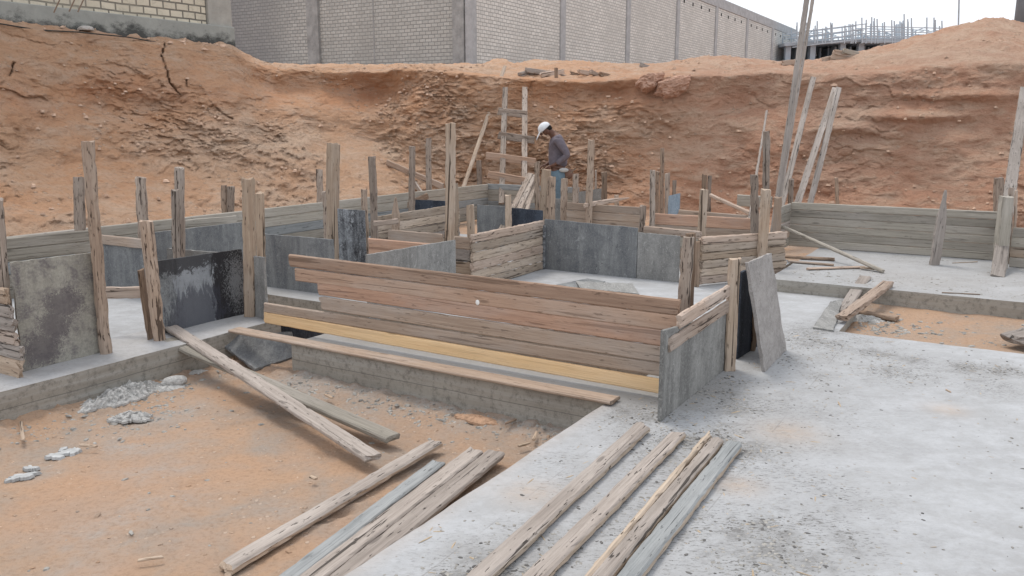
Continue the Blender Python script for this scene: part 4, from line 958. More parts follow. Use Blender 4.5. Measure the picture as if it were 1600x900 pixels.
# panels in the gap
P0 = G(397, 577, -.21); P1 = G(452, 562, -.21)
def quadpanel(c, label, mat, th=.02, name='plywood_panel', cat='panel', group='plywood shuttering panels'):
    """sheet through four surveyed corners (bl, br, tr, tl)"""
    c = [Vector(q) for q in c]; Nn = (c[1]-c[0]).cross(c[3]-c[0]).normalized()*th/2; o0 = c[0].copy()
    V = []; Fc = []; nx, ny = 18, 12
    for s in (-1, 1):
        for i in range(nx+1):
            for j in range(ny+1):
                u, v = i/nx, j/ny; p = c[0]*(1-u)*(1-v)+c[1]*u*(1-v)+c[2]*u*v+c[3]*(1-u)*v
                if i in (0, nx) or j in (0, ny): p = p + Vector(((random.random()-.5)*.008, (random.random()-.5)*.008, (random.random()-.5)*.006))
                V.append(p - o0 + Nn*s)
    S = (nx+1)*(ny+1); id_ = lambda s, i, j: s*S+i*(ny+1)+j
    for i in range(nx):
        for j in range(ny):
            Fc.append((id_(0, i, j), id_(0, i, j+1), id_(0, i+1, j+1), id_(0, i+1, j))); Fc.append((id_(1, i, j), id_(1, i+1, j), id_(1, i+1, j+1), id_(1, i, j+1)))
    for i in range(nx):
        Fc.append((id_(0, i, 0), id_(0, i+1, 0), id_(1, i+1, 0), id_(1, i, 0))); Fc.append((id_(0, i, ny), id_(1, i, ny), id_(1, i+1, ny), id_(0, i+1, ny)))
    for j in range(ny):
        Fc.append((id_(0, 0, j), id_(1, 0, j), id_(1, 0, j+1), id_(0, 0, j+1))); Fc.append((id_(0, nx, j), id_(0, nx, j+1), id_(1, nx, j+1), id_(1, nx, j)))
    o = mesh_obj(name, V, Fc, mat, loc=o0); return tag(o, label, cat, group)
quadpanel([G(398, 578, -.22), G(468, 556, -.22), G(455, 520, -.02), G(330, 527, -.06)], 'slate blue sheet dumped in the gap beside the front beam', P_BLUE)
p = AB(onB(404, 4.95, 510), 4.95); q = AB(onB(520, 4.95, 520), 4.95)
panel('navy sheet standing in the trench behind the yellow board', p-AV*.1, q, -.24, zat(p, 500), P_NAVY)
# loose thick board in the middle room
quadpanel([G(907, 452, .0), G(999, 461, .0), G(989, 445, .045), G(900, 441, .045)], 'chipped grey board lying tilted in the middle room', P_GREY, .03, 'loose_board', 'board')
flat([(905, 437), (959, 438), (866, 446), (900, 449)], 'thin dark sheet laid as shade under the chipped board', P_BLUE, z=.008, t=.008)  # dark sheet put in for the shadow beneath the chipped board
# leaning panel at the right corner, navy panel behind
quadpanel([G(1193, 581), G(1226, 547), D(1203, 395, G(1226, 547).y-.02), D(1166, 411, G(1193, 581).y-.05)], 'grey plywood sheet leaning outwards at the front right corner', P_MAUVE, .022)
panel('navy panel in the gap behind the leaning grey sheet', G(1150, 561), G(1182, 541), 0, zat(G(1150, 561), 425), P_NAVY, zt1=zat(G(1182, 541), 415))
# pit timbers on the right
def two(p0, z0, p1, z1, w, t, label, mat, side=None, name='loose_board', **k):
    P = G(*p0, z0); Q = G(*p1, z1); return stick(P, Q, w, t, label, mat, side=side or UP.cross(Q-P), name=name, **k)
two((1316, 488), .0, (1352, 433), .14, .11, .03, 'silver grey board crossing under the pointed one at the pit', W_ROT)
two((1316, 497), .05, (1388, 443), .15, .10, .05, 'pointed rotten board lying over the raised floor edge', W_PALE, rough=.009, rag=.05)
quadpanel([G(1270, 514), G(1302, 519), G(1316, 470, .03), G(1297, 474, .05)], 'grey plate tilted against the corner of the pit', P_GREY, .03, 'loose_board', 'board')
two((1346, 489), -.03, (1402, 498), -.03, .09, .04, 'half buried brown board in the pit sand', W_BROWN)
two((1586, 531), .03, (1660, 508), .06, .20, .06, 'pale broken timber end at the right picture edge', W_ROT, rough=.006, rag=.07)
two((1222, 354), .38, (1380, 425), .14, .035, .035, 'thin grey pole sloping down onto the raised floor', W_CEM, kind='log', name='pole') if False else stick(D(1222, 354, 9.9), G(1380, 424, .14), .042, .042, 'thin grey pole sloping down onto the raised floor', W_CEM, name='pole', cat='pole', kind='log')
two((1226, 401), .14, (1303, 405), .14, .06, .03, 'dark slat lying left on the raised floor', W_BROWN)
two((1231, 408), .135, (1303, 414), .135, .05, .02, 'dun slat second on the raised floor', W_DUN)
two((1261, 420), .135, (1350, 417), .135, .05, .02, 'pale slat under the pole end on the raised floor', W_PALE)
two((1488, 411), .125, (1527, 409), .125, .012, .008, 'tiny stick on the raised floor right of the split stake', W_TAN)
two((1472, 457), .125, (1531, 460), .125, .012, .008, 'tiny stick near the edge of the raised floor', W_BROWN)
two((1345, 418), .14, (1372, 421), .14, .05, .018, 'brown offcut touching the lower pole end', W_TAN)

# ------------------------------------------------------------------ debris
def chips(name, pts, mat, label, smin, smax, flat_=.35, kind='stuff', elong=1.0):
    V = []; Fc = []
    for (x, y, z) in pts:
        s = random.uniform(smin, smax)**1; s = smin+(smax-smin)*random.random()**3
        an = random.random()*6.28; ex = 1+random.random()*elong; k = len(V); n = 5
        for r, h in ((1, 0), (.65, flat_)):
            for q in range(n):
                t = an+q*6.283/n+random.uniform(-.3, .3); rr = s*r*random.uniform(.7, 1.2)
                dx, dy = rr*math.cos(t)*ex, rr*math.sin(t)
                V.append((x+dx*math.cos(an)-dy*math.sin(an), y+dx*math.sin(an)+dy*math.cos(an), z-.002+s*h*random.uniform(.7, 1.3)))
        for q in range(n): Fc.append((k+q, k+(q+1) % n, k+n+(q+1) % n, k+n+q))
        Fc.append(tuple(k+n+q for q in range(n)))
    o = mesh_obj(name, V, Fc, mat); return tag(o, label, kind=kind)
random.seed(5)
M_CHIP = simple('grey_cement_crumb', (.31, .295, .27), .95, .45, 9)
M_CHIPD = simple('dark_cement_crumb', (.13, .125, .12), .95, .4, 9)
M_SPL = simple('wood_splinter', (.42, .33, .23), .9, .3, 20)
def scatter(n, fn, a0, a1, b0, b1, z):
    out = []
    aa = np.random.RandomState(n).uniform(a0, a1, n*14); bb = np.random.RandomState(n+1).uniform(b0, b1, n*14)
    p = fn(aa, bb); rr = np.random.RandomState(n+2).rand(n*14)
    for a, b, pp, r in zip(aa, bb, p, rr):
        if r < pp:
            P = AB(a, b); out.append((P.x, P.y, z(a, b) if callable(z) else z))
            if len(out) >= n: break
    return out
chips('cement_crumbs', scatter(9000, lambda a, b: .02+floor_dirt(a, b)[0]**1.6, -1.9, 2.2, 1.4, 6.7, .001), M_CHIP, 'grey cement crumbs scattered over the white concrete', .0015, .009)
chips('dark_crumbs', scatter(3200, lambda a, b: .012+floor_dirt(a, b)[0]**2*.7, -1.9, 3, 1.4, 6.7, .001), M_CHIPD, 'dark crumbs scattered over the white concrete', .002, .010)
gz = lambda a, b: float(ground_z(np.array([a]), np.array([b]))[0])
def soil_d(a, b):
    return .012+.9*np.exp(-((b-4.12)/.13)**2)*(a > -4.4)*.9 + 1.2*np.exp(-((a+4.95)/.12)**2)*.35 + .7*np.exp(-(np.hypot(a+4.75, b-3.15)/.3)**2)
chips('grey_rubble', scatter(1900, soil_d, -5.15, -2.0, 1.2, 4.24, gz), M_CHIP, 'grey mortar rubble crumbs on the sand', .003, .018, .5)
chips('pebbles', scatter(1600, lambda a, b: .3+0*a, -5.1, -2.0, 1.2, 4.2, gz), simple('sand_pebble', (.46, .33, .24), .95, .3, 9), 'small sandy pebbles on the soil', .002, .009, .6)
chips('soil_clods', scatter(420, lambda a, b: .12+.5*np.exp(-((a+5.1)/.25)**2)+.5*np.exp(-((b-4.2)/.2)**2), -5.15, -2.0, 1.2, 4.24, gz), M_SOIL, 'small clods of the same sandy soil', .003, .016, .5)
chips('straw', scatter(420, lambda a, b: .1+floor_dirt(a, b)[0], -1.9, 2.2, 1.5, 6.7, .002), M_SPL, 'wood splinters and straw on the concrete', .002, .006, .4, elong=9)
chips('pit_rubble', scatter(500, lambda a, b: .06+np.exp(-(np.hypot(a+.85, b-7.35)/.25)**2), -1.05, 1.2, 6.82, 8.1, gz), M_CHIP, 'grey rubble on the sand of the small pit', .005, .022, .5)
def raised_pts(): return scatter(700, lambda a, b: .1+.5*np.exp(-((b-8.4)/.6)**2), -1.9, 1.2, 8.25, 10.5, .121)
chips('raised_floor_crumbs', raised_pts(), M_CHIP, 'crumbs on the raised floor', .004, .014)
# clods on the bank
bp = []
rs = np.random.RandomState(3)
pxi = rs.randint(60, Yb2.shape[0]-60, 7000); rj = rs.randint(16, 270, 7000)
for i, j in zip(pxi, rj):
    keep = .05 + .6*crumb[i, j] + .25*land[i, j] + .12*(Zb[i, j] < .8)
    if rs.rand() < keep: bp.append((Xb2[i, j], Yb2[i, j]-.01, Zb2[i, j]))
chips('earth_clods', bp, simple('pale_clod', (.58, .41, .30), 1, .3, 4, .02), 'loose pale clods and stones on the cut bank', .006, .042, .9)

def lump(name, c, rx, ry, rz, mat, label, cat, seed=0, rot=0, rough=.3, sub=4, group=None, cut=-.25):
    bm = bmesh.new(); bmesh.ops.create_icosphere(bm, subdivisions=sub, radius=1)
    co = np.array([v.co[:] for v in bm.verts])
    n = fbm(co[:, 0]*1.6+seed, co[:, 1]*1.6, co[:, 2]*1.6+seed*2, 4, .6); n2 = ridged(co[:, 0]*5+seed, co[:, 1]*5, co[:, 2]*5, 3)
    for v, a, b2 in zip(bm.verts, n, n2):
        k = 1+rough*a+rough*.22*b2; v.co = Vector((v.co.x*rx*k, v.co.y*ry*k, max(cut, v.co.z)*rz*k))
    me = bpy.data.meshes.new(name); bm.to_mesh(me); bm.free(); me.materials.append(mat)
    o = bpy.data.objects.new(name, me); COL.objects.link(o); o.location = c; o.rotation_euler = (0, 0, rot)
    return tag(o, label, cat, group)
def heap(name, c, ra, rb, h, mat, label, cat, seed=0, rot=0, edge=.35, steep=.5, group=None, rn=26, an=110, rug=.5):
    """spilled heap or flat flake lying on the ground: irregular outline, thin rim, lumpy top"""
    V = []; Fc = []
    th = np.linspace(0, 2*math.pi, an, endpoint=False)
    out = 1 + edge*fbm(np.cos(th)*1.6+seed, np.sin(th)*1.6+seed*2, th*0, 5, .65)*1.6
    for i in range(rn+1):
        r = (i/rn)**.85*out; x = r*np.cos(th)*ra; y = r*np.sin(th)*rb
        p = np.clip(1-(i/rn)**(1/steep), 0, 1)
        z = h*p*(.75+rug*.7*fbm(x*14+seed, y*14, x*0, 5, .65)) + h*.20*np.clip(p*2, 0, 1)*worley(x*38, y*38, x*0+.5)[0]*rug - (.012 if i == rn else 0)
        for k in range(an): V.append((x[k], y[k], z[k] if i else float(z.mean())))
    for i in range(rn):
        for k in range(an): k2 = (k+1) % an; Fc.append((i*an+k, (i+1)*an+k, (i+1)*an+k2, i*an+k2))
    o = mesh_obj(name, V, Fc, mat, loc=c); o.rotation_euler = (0, 0, rot)
    return tag(o, label, cat, group)
M_MORT = simple('dried_mortar', (.46, .45, .43), .95, .35, 40, .02)
heap('mortar_heap', G(196, 618, -.215), .33, .15, .06, M_MORT, 'large light grey mortar spill against the left kerb', 'mortar', 3, R(58), .6, rn=44, an=200, rug=1.1)
heap('mortar_heap', G(206, 652, -.222), .11, .10, .035, M_MORT, 'tongue of grey mortar at the front of the large spill', 'mortar', 5, R(20), .6, rn=34, an=150, rug=1.1)
lump('mortar_lump', G(273, 597, -.2), .085, .055, .045, M_MORT, 'round grey mortar lump right of the large spill', 'mortar', 8, R(30), .2)
heap('mortar_lump', G(262, 606, -.225), .12, .07, .03, M_MORT, 'flat mortar lump below the round one', 'mortar', 9, R(30), .45)
heap('mortar_lump', G(306, 583, -.225), .09, .05, .025, M_MORT, 'small flat mortar lump near the propped planks', 'mortar', 10, R(40), .45)
M_FLAKE = simple('grey_flake', (.42, .425, .42), .9, .3, 10, .006)
for i, (x, y, rx_, lb) in enumerate(((86, 712, .055, 'pale flat flake in the left sand cluster'), (104, 706, .06, 'grey flat flake right in the left sand cluster'), (98, 702, .03, 'small white flake on the left sand cluster'), (117, 704, .05, 'thin flake at the right of the left sand cluster'), (48, 731, .045, 'upper dark flake near the left edge'), (38, 743, .06, 'lower blue grey flake near the left edge'), (20, 748, .04, 'leftmost blue grey flake near the left edge'))):
    heap('cement_flake', G(x, y, -.228), rx_, rx_*.55, .007, M_FLAKE, lb, 'flake', 20+i*3, i*.7, .7, .12, 'cement flakes on the sand', 8, 40, .2)
for (x0, y0, x1, y1, w_, lb) in ((125, 695, 151, 698, .022, 'pale wood chip right of the cement flakes'), (33, 660, 36, 688, .02, 'upright wood chip by the left kerb'), (216, 876, 254, 870, .012, 'pale splinter near the bottom left'), (809, 697, 827, 692, .022, 'pale wood chip nearest the slab edge'), (834, 686, 838, 675, .016, 'small upright chip near the front beam'), (790, 662, 806, 655, .02, 'dark wood chip against the front beam'), (486, 745, 494, 748, .02, 'lone pale stone chip on the open sand'), (508, 616, 520, 622, .02, 'pale chip pile below the front beam'), (1478, 609, 1486, 613, .01, 'grey splinter right on the white concrete')):
    z = -.2 if x0 < 900 else .004
    two((x0, y0), z, (x1, y1), z, w_, .012, lb, W_TAN if 'dark' not in lb else W_BROWN, name='wood_chip', cat='wood chip')
heap('sand_heap', G(745, 655, -.222), .17, .07, .022, simple('orange_sand', (.44, .28, .185), 1, .25, 25, .02), 'little orange sand heap at the front beam foot', 'sand', 2, R(-30), .3)
heap('rubble_heap', G(1345, 500, -.06), .17, .10, .05, M_MORT, 'grey rubble heap at the left end of the pit', 'rubble', 14, R(-20), .4)
# rocks hanging at the bank rim
M_ROCK = simple('red_rock', (.46, .29, .215), 1, .22, 5, .04)
def block(name, c, rx, ry, rz, mat, label, cat, seed, rot):
    bm = bmesh.new(); bmesh.ops.create_icosphere(bm, subdivisions=5, radius=1)
    co = np.array([v.co[:] for v in bm.verts]); m = np.abs(co).max(1, keepdims=True); co = co*(.45+.55/m*.82)
    # slant the underside and break the outline
    n = fbm(co[:, 0]*1.3+seed, co[:, 1]*1.3, co[:, 2]*1.3, 4, .6); n2 = ridged(co[:, 0]*4+seed, co[:, 1]*4, co[:, 2]*7, 4)
    for v, q, a, b2 in zip(bm.verts, co, n, n2):
        k = 1+.42*a+.09*b2; tz = q[2]*k*rz; x = q[0]*k*rx*(1-.35*max(0, -q[2])); v.co = Vector((x, q[1]*k*ry, tz+.10*x*(1 if q[2] > 0 else 1.6)))
    me = bpy.data.meshes.new(name); bm.to_mesh(me); bm.free(); me.materials.append(mat)
    o = bpy.data.objects.new(name, me); COL.objects.link(o); o.location = c; o.rotation_euler = rot
    return tag(o, label, cat)
for (x, y, rx_, rz_, lb, sd) in ((1015, 131, .24, .11, 'left overhanging earth block on the bank rim', 4), (1052, 138, .34, .12, 'right overhanging earth block on the bank rim', 6)):
    block('earth_block', D(x, y, bank_hit(x, y)+.02), rx_*1.1, .32, rz_*1.5, M_ROCK, lb, 'earth block', sd, (R(-12), R(6 if sd == 4 else -8), 0))
lump('boulder', D(1112, 349-40, 12.5), .2, .15, .12, M_ROCK, 'dark red stone behind the sloping brace', 'stone', 4, 0, .25) if False else None
lump('stone', D(134, 46, 14.6), .13, .1, .06, simple('pale_stone', (.42, .39, .36), 1, .2, 8), 'pale stone on the bank edge below the old building', 'stone', 8, 0, .2)
# cable along the bank edge
def cable(pts, r, mat, label, name='cable'):
    cu = bpy.data.curves.new(name, 'CURVE'); cu.dimensions = '3D'; cu.bevel_depth = r; cu.bevel_resolution = 1
    s = cu.splines.new('POLY'); s.points.add(len(pts)-1)
    for q, p_ in zip(s.points, pts): q.co = (*p_, 1)
    cu.materials.append(mat); o = bpy.data.objects.new(name, cu); COL.objects.link(o)
    dg = bpy.context.evaluated_depsgraph_get(); me = bpy.data.meshes.new_from_object(o.evaluated_get(dg))
    bpy.data.objects.remove(o); o = bpy.data.objects.new(name, me); COL.objects.link(o)
    return tag(o, label, 'cable')
M_CABLE = simple('black_cable', (.05, .045, .04), .6, .1, 5, 0)
cable([D(x, y, Yd-.12) for x, y, Yd in ((-60, 30, 12.9), (0, 37, 13.3), (60, 47, 13.9), (120, 50, 14.4), (200, 58, 15.1), (262, 69, 15.9), (320, 78, 16.3), (375, 88, 16.8))], .012, M_CABLE, 'dark cable lying along the bank edge below the old building')

# timber heap on the bank
M = W_GREY
hp = [(788, 128, 850, 115, 'long pale timber at the left end of the rim pile'), (822, 110, 868, 116, 'upper timber of the rim pile'), (845, 117, 880, 112, 'cross timber on the rim pile'), (866, 118, 897, 122, 'middle timber of the rim pile'), (905, 112, 930, 117, 'short log right in the rim pile'), (922, 112, 946, 123, 'slanting log at the right of the rim pile'), (938, 116, 962, 123, 'last dark board of the rim pile'), (893, 115, 915, 122, 'dark timber under the rim pile'), (812, 117, 830, 112, 'small grey timber left on the rim pile')]
for i, (x0, y0, x1, y1, lb) in enumerate(hp):
    Yd = min(19.0, max(17.0, bank_hit((x0+x1)/2, 121)))
    stick(D(x0, y0, Yd), D(x1, y1, Yd+.3), .10 if i < 4 else .09, .08, lb, [W_GREY, W_GREY, W_PALE, W_GREY, W_PALE, W_PALE, W_BROWN, W_BROWN, W_GREY][i], side=(0, 0, 1), name='pile_timber', cat='timber', group='timber pile on the bank rim', rough=.012, rag=.06)
stick(D(869.5, 124, 17.0), D(869, 106, 17.0), .07, .07, 'upright post stub in front of the rim pile', W_BROWN, name='post_stub', cat='stub')
for (x0, y0, x1, y1, lb) in ((1000, 101, 1020, 107, 'whitish board scrap right of the rim pile'), (1045, 107, 1062, 103, 'small dark stick on the mound')):
    stick(D(x0, y0, 19.5), D(x1, y1, 19.7), .09, .04, lb, W_ROT, side=(0, 0, 1), name='board_scrap')
for i, (x0, y0, x1, y1, lb) in enumerate(((1303, 82, 1352, 92, 'top plank of the heap under the distant structure'), (1300, 90, 1348, 94, 'lower plank of the heap under the distant structure'), (1285, 95, 1312, 90, 'left plank of the heap under the distant structure'), (1222, 100, 1255, 96, 'long plank on the rim right of the brick wall'), (1318, 80, 1340, 86, 'grey slab piece on the distant plank heap'))):
    stick(D(x0, y0-1, 17.6), D(x1, y1-1, 17.9), .11, .07, lb, W_DUN if i != 4 else W_CEM, side=(0, 0, 1), name='pile_timber', cat='timber', group='plank heap on the right rim', rough=.01, rag=.05)

# ------------------------------------------------------------------ buildings
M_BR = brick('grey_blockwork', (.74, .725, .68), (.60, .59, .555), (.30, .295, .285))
M_BR2 = brick('shaded_blockwork', (.50, .495, .465), (.41, .405, .38), (.225, .225, .22), stain=(.16, .165, .175), stain_x=(-5.5, -9.5))  # shade of the left face put into the block colour; stain is real
M_BR3 = brick('old_beige_blockwork', (.70, .63, .50), (.58, .52, .41), (.17, .155, .13), w=.27, h=.135, mw=.016)
M_COLM = simple('grey_concrete_column', (.38, .385, .39), .9, .2, 3)
M_COLD = simple('shaded_concrete_column', (.29, .29, .285), .9, .3, 3)  # concrete on the left face, its shade put into the colour
M_PLI = simple('tarred_plinth', (.22, .225, .215), .95, .5, 2.2)
def boxm(name, x0, x1, y0, y1, z0, z1, mat, parent=None, loc=None):
    V = [(x, y, z) for z in (z0, z1) for y in (y0, y1) for x in (x0, x1)]
    Fc = [(0, 1, 3, 2)[::-1], (4, 5, 7, 6), (0, 1, 5, 4), (1, 3, 7, 5), (3, 2, 6, 7), (2, 0, 4, 6)]
    o = mesh_obj(name, V, Fc, mat, parent)
    bv = o.modifiers.new('bevel', 'BEVEL'); bv.width = .012; bv.segments = 1
    return o
C0 = D(738, 105, 28.0)
bld = empty('blockwork_building', (C0.x, C0.y, 2.9), 'huge windowless grey blockwork hall behind the bank', 'building')
zb_ = 0; zt_ = 8.7-2.9
# right wall: local x along B
Lr = 44.5
wr = boxm('right_wall', 0, Lr, 0, .3, 0, zt_-.55, M_BR, bld); wr.rotation_euler = (0, 0, math.atan2(BV.y, BV.x))
rb = boxm('ring_beam', 0, Lr+.1, -.04, .34, zt_-.545, zt_, M_COLM, bld); rb.rotation_euler = wr.rotation_euler
for i in range(1, 8):
    s = i*6.24
    c = boxm('column', s-.2, s+.2, -.06, .2, 0, zt_-.55, M_COLM, bld); c.rotation_euler = wr.rotation_euler
# weep holes under the beam
M_HOLE = simple('dark_hole', (.03, .03, .03), .9, .1, 5, 0)
for i in range(1, 7):
    for k in range(4):
        s = i*6.24 + .9 + k*1.35
        if i < 3: continue
        h_ = boxm('putlog_hole', s-.09, s+.09, -.012, .02, zt_-.95, zt_-.78, M_HOLE, bld); h_.rotation_euler = wr.rotation_euler
# left wall: local x along -A ; face looks toward -B
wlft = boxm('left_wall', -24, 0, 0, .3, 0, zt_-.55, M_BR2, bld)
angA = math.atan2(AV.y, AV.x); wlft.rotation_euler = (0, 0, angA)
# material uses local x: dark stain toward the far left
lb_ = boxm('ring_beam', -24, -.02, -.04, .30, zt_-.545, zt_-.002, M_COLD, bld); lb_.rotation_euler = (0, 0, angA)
def sA(x): return onB(x, toab(Vector((C0.x, C0.y, 0)))[1], 80) - toab(Vector((C0.x, C0.y, 0)))[0]
for (x0, x1, m_, dp) in ((709.5, 727, M_COLD, .10), (484, 502, M_COLD, .12)):
    c = boxm('column', sA(x0), sA(x1), -dp, .2, 0, zt_-.55, m_, bld); c.rotation_euler = (0, 0, angA)
c = boxm('column', -.24, 0.02, -.05, .25, 0, zt_-.55, M_COLM, bld); c.rotation_euler = (0, 0, angA)
c = boxm('joint_strip', sA(584), sA(586), -.02, .1, 0, zt_-.55, M_COLD, bld); c.rotation_euler = (0, 0, angA)
# old building, top left
Q1 = D(366, 82, 17.35); Q0 = D(-10, 30, 13.6); Q1.z = 0; Q0.z = 0
dv_ = (Q0-Q1).normalized(); ang = math.atan2(-dv_.y, -dv_.x)
old = empty('old_building', (Q1.x, Q1.y, 2.93), 'old beige block building with a tarred plinth at the top left', 'building')
for nm, a_, b_, y0, y1, z0, z1, m_ in (('wall', -12, -.56, .06, .3, .30, 3.2, M_BR3), ('column', -.55, 0, 0, .3, 0, 3.2, simple('pale_concrete_column', (.36, .345, .31), .9, .2, 3)), ('plinth', -12, -.005, -.07, .05, -.7, .58, M_PLI)):
    o = boxm(nm, a_, b_, y0, y1, z0, z1, m_, old); o.rotation_euler = (0, 0, ang)
M_TAR = simple('black_tar', (.035, .035, .035), .8, .5, 3)
_n = M_PLI.node_tree; _b = _n.nodes['Principled BSDF']; tc = N(_n, 'ShaderNodeTexCoord'); v = tc.outputs['Object']
sx = N(_n, 'ShaderNodeSeparateXYZ'); _n.links.new(v, sx.inputs[0])
tarm = mth(_n, 'ADD', noise(_n, mapping(_n, v, (1, 1, 1.5)), 2.5, 8, .8), mth(_n, 'MULTIPLY', sx.outputs[2], -1.05))
c = mix(_n, ramp(_n, tarm, [(.06, 0), (.24, .85)]), mix(_n, noise(_n, v, 3, 7, .75), (.20, .205, .19), (.42, .425, .39)), (.035, .037, .036)); _n.links.new(c, _b.inputs['Base Color'])
# rods poking out of the old wall
for i, (x, y) in enumerate(((88, 8), (112, 6), (126, 6))):
    stick(D(x-4, y+12, 13.6), D(x+6, y-10, 13.7), .02, .02, ['left', 'middle', 'right'][i]+' of three thin rods before the old beige wall', W_BROWN, name='rod', cat='rod', kind='log', rough=.001)

# distant unfinished building
M_FAR = simple('hazy_far_concrete', (.36, .40, .44), .9, .15, .5)  # pale blue distance haze is put into the far building's colours
M_FARD = simple('far_void_shade', (.15, .17, .195), .9, .3, .5)  # shade of the open bays as a colour, lifted by haze
M_SCAF = simple('hazy_scaffold_timber', (.42, .46, .50), .9, .3, .5)  # timber colour carries the same blue distance haze
Yu = 60.0
ub = empty('unfinished_building', D(1350, 96, Yu), 'distant unfinished concrete frame bristling with props and scaffold poles', 'building')
def far_box(name, x0, x1, y0, y1, dy0, dy1, mat):
    a = D(x0, y0, Yu); b = D(x1, y1, Yu)
    return boxm(name, a.x-ub.location.x, b.x-ub.location.x, dy0, dy1, b.z-ub.location.z, a.z-ub.location.z, mat, ub)
far_box('floor_slab', 1348, 1480, 60, 67, 0, 12, M_FAR); 
o = far_box('floor_slab', 1228, 1348, 66, 71.5, .3, 12, M_FAR)
for vv in o.data.vertices:
    if vv.co.x > (D(1300, 66, Yu).x-ub.location.x): vv.co.z += .28
far_box('lower_slab', 1180, 1480, 95, 102, .2, 12, M_FAR)
far_box('void_shade_sheet', 1250, 1420, 71, 96, 9, 9.3, M_FARD)  # dark sheet standing in for the shade in the voids below the slab
for x in (1236, 1258, 1275, 1322, 1351, 1384, 1410, 1440): far_box('column', x-3.2, x+3.2, 66, 97, .6, 1.0, M_FAR)
random.seed(11)
for k in range(34):
    x = 1240+k*5.8+random.uniform(-2, 2); far_box('prop', x-.5, x+.5, 69, 96, 1.5+random.random()*4, 1.6+random.random()*4+.1, M_SCAF)
def far_bar(p, q, r, name='scaffold_pole'):
    _x = p-ub.location; _y = q-ub.location
    o = timber(name, _x, _y, r, r, (0, 1, .01), M_SCAF, kind='board', rough=0, rag=0, seg=2); o.parent = ub; return o
for k in range(92):
    x = 1235+k*2.65+random.uniform(-1.5, 1.5); dy = random.choice((0, 2.5, 5, 8)); 
    top = 42-13*math.exp(-((x-1400)/95)**2)+random.uniform(-8, 9)
    p = D(x, 68, Yu); q = D(x+random.uniform(-1, 1), top, Yu); p.y += dy; q.y += dy
    far_bar(p, q, .075)
for k in range(14):
    t = k/13*.95
    for (xa, xb) in ((1238, 1355), (1355, 1474)):
        yy = 66-26*t; sag = 8 if xa < 1300 else 0
        p = D(xa, yy+sag-(0 if xa < 1300 else 2), Yu); q = D(xb, yy-(4 if xa < 1300 else 0)+(-2 if xa < 1300 else 1), Yu); dy = (k % 4)*2; p.y += dy; q.y += dy
        if yy > 36: far_bar(p, q, .06, 'scaffold_ledger')
for k in range(60):
    x = 1236+k*3.8; y0 = random.uniform(40, 62); p = D(x, y0+random.uniform(-7, 7), Yu); q = D(x+random.uniform(10, 24), y0+random.uniform(-7, 7), Yu); dy = random.uniform(0, 8); p.y += dy; q.y += dy
    far_bar(p, q, .06, 'scaffold_brace')
# thin lamp pole and round tower
stick(D(1497, 60, 40), D(1499.5, -40, 40), .07, .07, 'slim grey mast rising behind the right mound', M_SCAF, name='mast', cat='mast', kind='log', rough=0, rag=0)
cyl = bmesh.new(); bmesh.ops.create_cone(cyl, cap_ends=True, segments=48, radius1=1.3, radius2=1.25, depth=9)
me = bpy.data.meshes.new('round_tower'); cyl.to_mesh(me); cyl.free(); me.materials.append(simple('blue_grey_tower', (.17, .19, .21), .8, .2, 1.2))
o = bpy.data.objects.new('round_tower', me); COL.objects.link(o); tt = D(1590, 44, 36); o.location = (tt.x+1.3, 36, 3.2+4.5); tag(o, 'dark grey round tower cut by the right picture edge', 'tower')
for p_ in me.polygons: p_.use_smooth = len(p_.vertices) == 4

# ------------------------------------------------------------------ the worker
YP = 13.3
def PP(x, y, off=0.0): return D(x, y, YP) + Vector((0, off, 0))
def skin(name, verts, edges, radii, mat, parent, lvl=2, root=0):
    me = bpy.data.meshes.new(name); me.from_pydata([tuple(Vector(v)-parent.location) for v in verts], edges, []); me.materials.append(mat)
    o = bpy.data.objects.new(name, me); COL.objects.link(o); o.parent = parent
    s = o.modifiers.new('skin', 'SKIN'); s.use_smooth_shade = True
    sv = me.skin_vertices[0].data
    for i, r in enumerate(radii):
        sv[i].radius = r if isinstance(r, tuple) else (r, r); sv[i].use_root = i == root
    ss = o.modifiers.new('sub', 'SUBSURF'); ss.levels = lvl; ss.render_levels = lvl
    return o
M_SKIN = simple('dark_skin', (.13, .065, .045), .55, .15, 8, 0); M_SHIRT = simple('mauve_grey_shirt', (.155, .135, .155), .9, .22, 18, .01)
M_JEAN = simple('faded_blue_jeans', (.13, .185, .225), .9, .25, 14, .006); M_CAP = simple('white_cap_cloth', (.68, .70, .72), .85, .08, 20, .004)
M_LEA = simple('tool_pouch_leather', (.17, .10, .075), .8, .3, 9, .005)
per = empty('person', Vector((PP(872, 300).x, YP, 0)), 'man in white cap, mauve grey sweater and blue jeans bending over stakes', 'person')
hipc = PP(871, 270); 
def at_(x, z, off=0): return Vector((PP(x, 250).x, YP+off, z))
zft = 0.02
